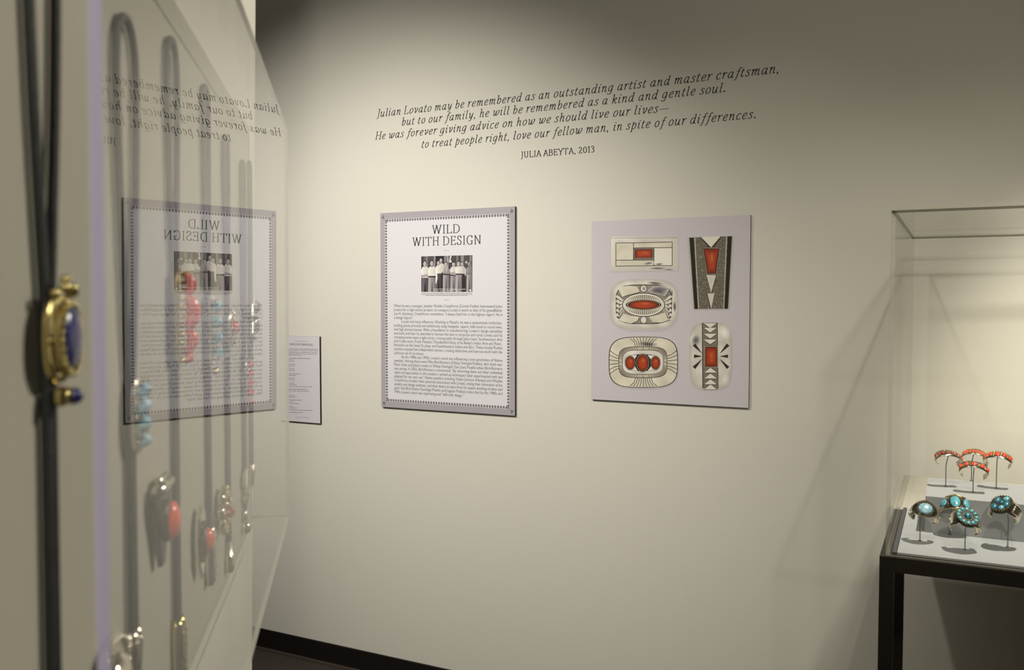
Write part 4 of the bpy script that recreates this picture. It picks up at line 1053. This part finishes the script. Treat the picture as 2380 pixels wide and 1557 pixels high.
def deco_c(root, S, LF, am):                                     # five square corals, gold bars between
    for k in range(5): stone(root, 'coral_stone', 'coral', S, LF, -1.02 + k*.51, 0, .0022, .0052 - .0006*abs(k-2), .0088, .0032, .6)
    mb = MB()
    for k in range(6):
        phi = -1.28 + k*.51
        for s in (-.0064, -.0021, .0021, .0064): mb.ell(S(phi, s, .0028), .0018, .0020, .0015, LF(phi), 9, 5)
    mb.build('bead_column', M['gold'], root)
def deco_d(root, S, LF, am):                                     # round corals with silver beads, dark rim lines
    for k in range(5): stone(root, 'coral_stone', 'coral', S, LF, -1.16 + k*.58, 0, .0022, .0052, .0078, .0036, .8)
    mb = MB()
    for k in range(4):
        phi = -.87 + k*.58
        for s in (-.0056, .0056): mb.ell(S(phi, s, .0028), .0022, .0026, .0017, LF(phi), 9, 5)
    mb.build('bead_column', M['gold'], root)
    mb = MB()
    for s in (-.0112, .0112): mb.tube([S(-1.5 + 3.0*k/24, s, .0020) for k in range(25)], .0010, 7)
    mb.build('rim_wire', M['silver_dark'], root)
def deco_eye(root, S, LF, am):
    mb = MB(); F_ = LF(0); c_ = S(0, 0, .0018)
    out = [(.0295*math.copysign(abs(math.cos(t))**1.35, math.cos(t)), .0215*math.sin(t)) for t in [2*math.pi*k/40 for k in range(40)]]
    Tm = lambda u, v, w: S(u/.0300, v, .0018 + w)
    mb.prism(out, -.001, .0018, Tm, inset=.04); mb.build('eye_plate', M['silver_dark'], root)
    mb = MB()
    for u, v in out: mb.ell(Tm(u, v, .0018), .0016, .0016, .0016, F_, 8, 5)
    for k in range(22):
        t = 2*math.pi*k/22; mb.ell(Tm(.0158*math.cos(t), .0160*math.sin(t), .0022), .0016, .0015, .0015, F_, 8, 5)
    mb.build('bead_rim', M['silver_bright'], root)
    MB().ell(Tm(0, 0, .0018), .0138, .0138, .0054, F_, 24, 8, lo=-.1).build('turquoise_stone', M['turq_pale'], root)
    for sgn in (-1, 1):
        mb = MB()
        for k in range(5):
            phi = sgn*(am - .1 - k*.17); mb.tube([S(phi, -.0062, .002), S(phi - sgn*.10, 0, .0034), S(phi, .0062, .002)], .0015, 7)
        mb.build('leaf_terminal', M['silver'], root)
def deco_three(root, S, LF, am):
    for phi, ru, rv in ((-.78, .0092, .0105), (.02, .0100, .0180), (.80, .0088, .0130)):
        mb = MB(); F_ = LF(phi); mb.ell(S(phi, .0, .0012), ru*1.28, rv*1.22, .0028, F_, 20, 6, lo=-.3); mb.build('bezel', M['silver_dark'], root)
        stone(root, 'turquoise_stone', 'turq', S, LF, phi, 0, .0024, ru, rv, .0044, .9)
    mb = MB()
    for s in (-1, 1): mb.tube([S(-1.5 + 3.0*k/26, s*(.0220 - .0090*abs(-1.5 + 3.0*k/26)/1.5), .0020) for k in range(27)], .0015, 8)
    mb.build('rim_wire', M['gold'], root)
def deco_cluster(root, S, LF, am):
    F_ = LF(0); cen = S(0, 0, .0020); Tm = lambda u, v, w: cen + F_ @ Vector((u, v, w))
    mb = MB(); mb.prism(superell(.0225, .0260, 36, 1.0), -.004, .0030, Tm, inset=.06); mb.build('cluster_plate', M['silver_dark'], root)
    for k in range(12):
        t = 2*math.pi*k/12; MB().ell(Tm(.0172*math.cos(t), .0198*math.sin(t), .0030), .0042, .0046, .0030, F_, 12, 6, lo=-.1).build('turquoise_stone', M['turq'], root)
    MB().ell(Tm(0, 0, .0030), .0078, .0092, .0056, F_, 18, 7, lo=-.1).build('turquoise_stone', M['turq_deep'], root)
    mb = MB(); bead_ring(mb, superell(.0112, .0132, 18, 1.0), .0034, .0012, Tm, F_); bead_ring(mb, superell(.0218, .0252, 30, 1.0), .0030, .0010, Tm, F_); mb.build('bead_rim', M['gold'], root)
def deco_mosaic(root, S, LF, am):
    F_ = LF(-.25); cen = S(-.25, 0, .0020); Tm = lambda u, v, w: cen + F_ @ Vector((u, v, w))
    mb = MB(); mb.prism(superell(.0205, .0265, 36, .9), -.004, .0030, Tm, inset=.06); mb.build('cluster_plate', M['silver_dark'], root)
    for u, v, ru, rv, mm in ((-.010, -.009, .0070, .0058, 'turq_deep'), (-.009, .006, .0060, .0064, 'turq_deep'), (.006, .010, .0066, .0050, 'turq'), (.011, -.001, .0054, .0062, 'turq_deep'), (.004, -.010, .0056, .0052, 'turq'), (.001, .001, .0042, .0040, 'turq_deep')):
        MB().ell(Tm(u, v*1.45, .0028), ru, rv*1.45, .0042, F_, 14, 6, lo=-.1).build('turquoise_stone', M[mm], root)
    mb = MB(); bead_ring(mb, superell(.0198, .0256, 26, .9), .0030, .0013, Tm, F_); mb.build('bead_rim', M['gold'], root)
    mb = MB()
    for s in (-.0105, -.0035, .0035, .0105): mb.tube([S(.55 + .14*k, s*(1 - .035*k), .0022) for k in range(11)], .0032, 8)
    mb.build('fluted_shank', M['silver_bright'], root)

cuff(2204, 1067, (2197.9, 1130.5), RZ, .0265, .0250, 'silver cuff with small dark red coral dots, leftmost on the riser', deco_a, 22, 10, 5, squash=0.6, wire_label='bent wire mount under the leftmost riser cuff')
cuff(2265, 1064, (2257.5, 1117.5), RZ, .0255, .0260, 'silver cuff with upright coral bars, behind the cuff of round corals', deco_b, 16, -6, 0, squash=0.6, wire_label='wire mount rising behind the round coral cuff, holding the bar coral cuff')
cuff(2319.5, 1071, (2315.4, 1134.6), RZ, .0275, .0270, 'silver cuff with square corals and gold beads, rightmost on the riser', deco_c, 22, -8, 0, squash=0.6, wire_label='wire mount under the square coral cuff, at the right of the riser')
cuff(2263, 1095, (2261.4, 1143.9), RZ, .0272, .0270, 'silver cuff with round corals and dark rim wires, at the riser front edge', deco_d, 18, 0, 5, squash=0.6, wire_label='straight wire mount at the front edge of the riser')
cuff(2148, 1197, (2138, 1257), DZ, .0262, lambda t: .034*(1 - .6*t), 'leaf-ended silver cuff with one pale oval turquoise in an eye shaped plate', deco_eye, 38, -8, 10, open_=40, squash=0.7, wire_label='thin wire mount under the eye shaped turquoise cuff')
cuff(2220, 1184, (2207, 1243), DZ, .0290, lambda t: .048*(1 - .62*t), 'silver cuff with three large turquoise stones, behind the oval cluster cuff', deco_three, 28, 4, -4, squash=0.7, wire_label='wire mount hidden behind the turquoise cluster cuff')
cuff(2242, 1219, (2242.5, 1277.5), DZ, .0275, lambda t: .050*(1 - .55*t), 'silver cuff topped by a ring of small turquoise around a centre stone', deco_cluster, 30, 6, 10, squash=0.7, wire_label='straight wire mount below the ring cluster turquoise cuff')
cuff(2334, 1191, (2342, 1271.5), DZ, .0262, lambda t: .046*(1 - .50*t), 'fluted silver cuff with a mosaic of deep blue turquoise', deco_mosaic, 28, -16, 12, squash=0.7, wire_label='bent wire mount under the fluted mosaic cuff')
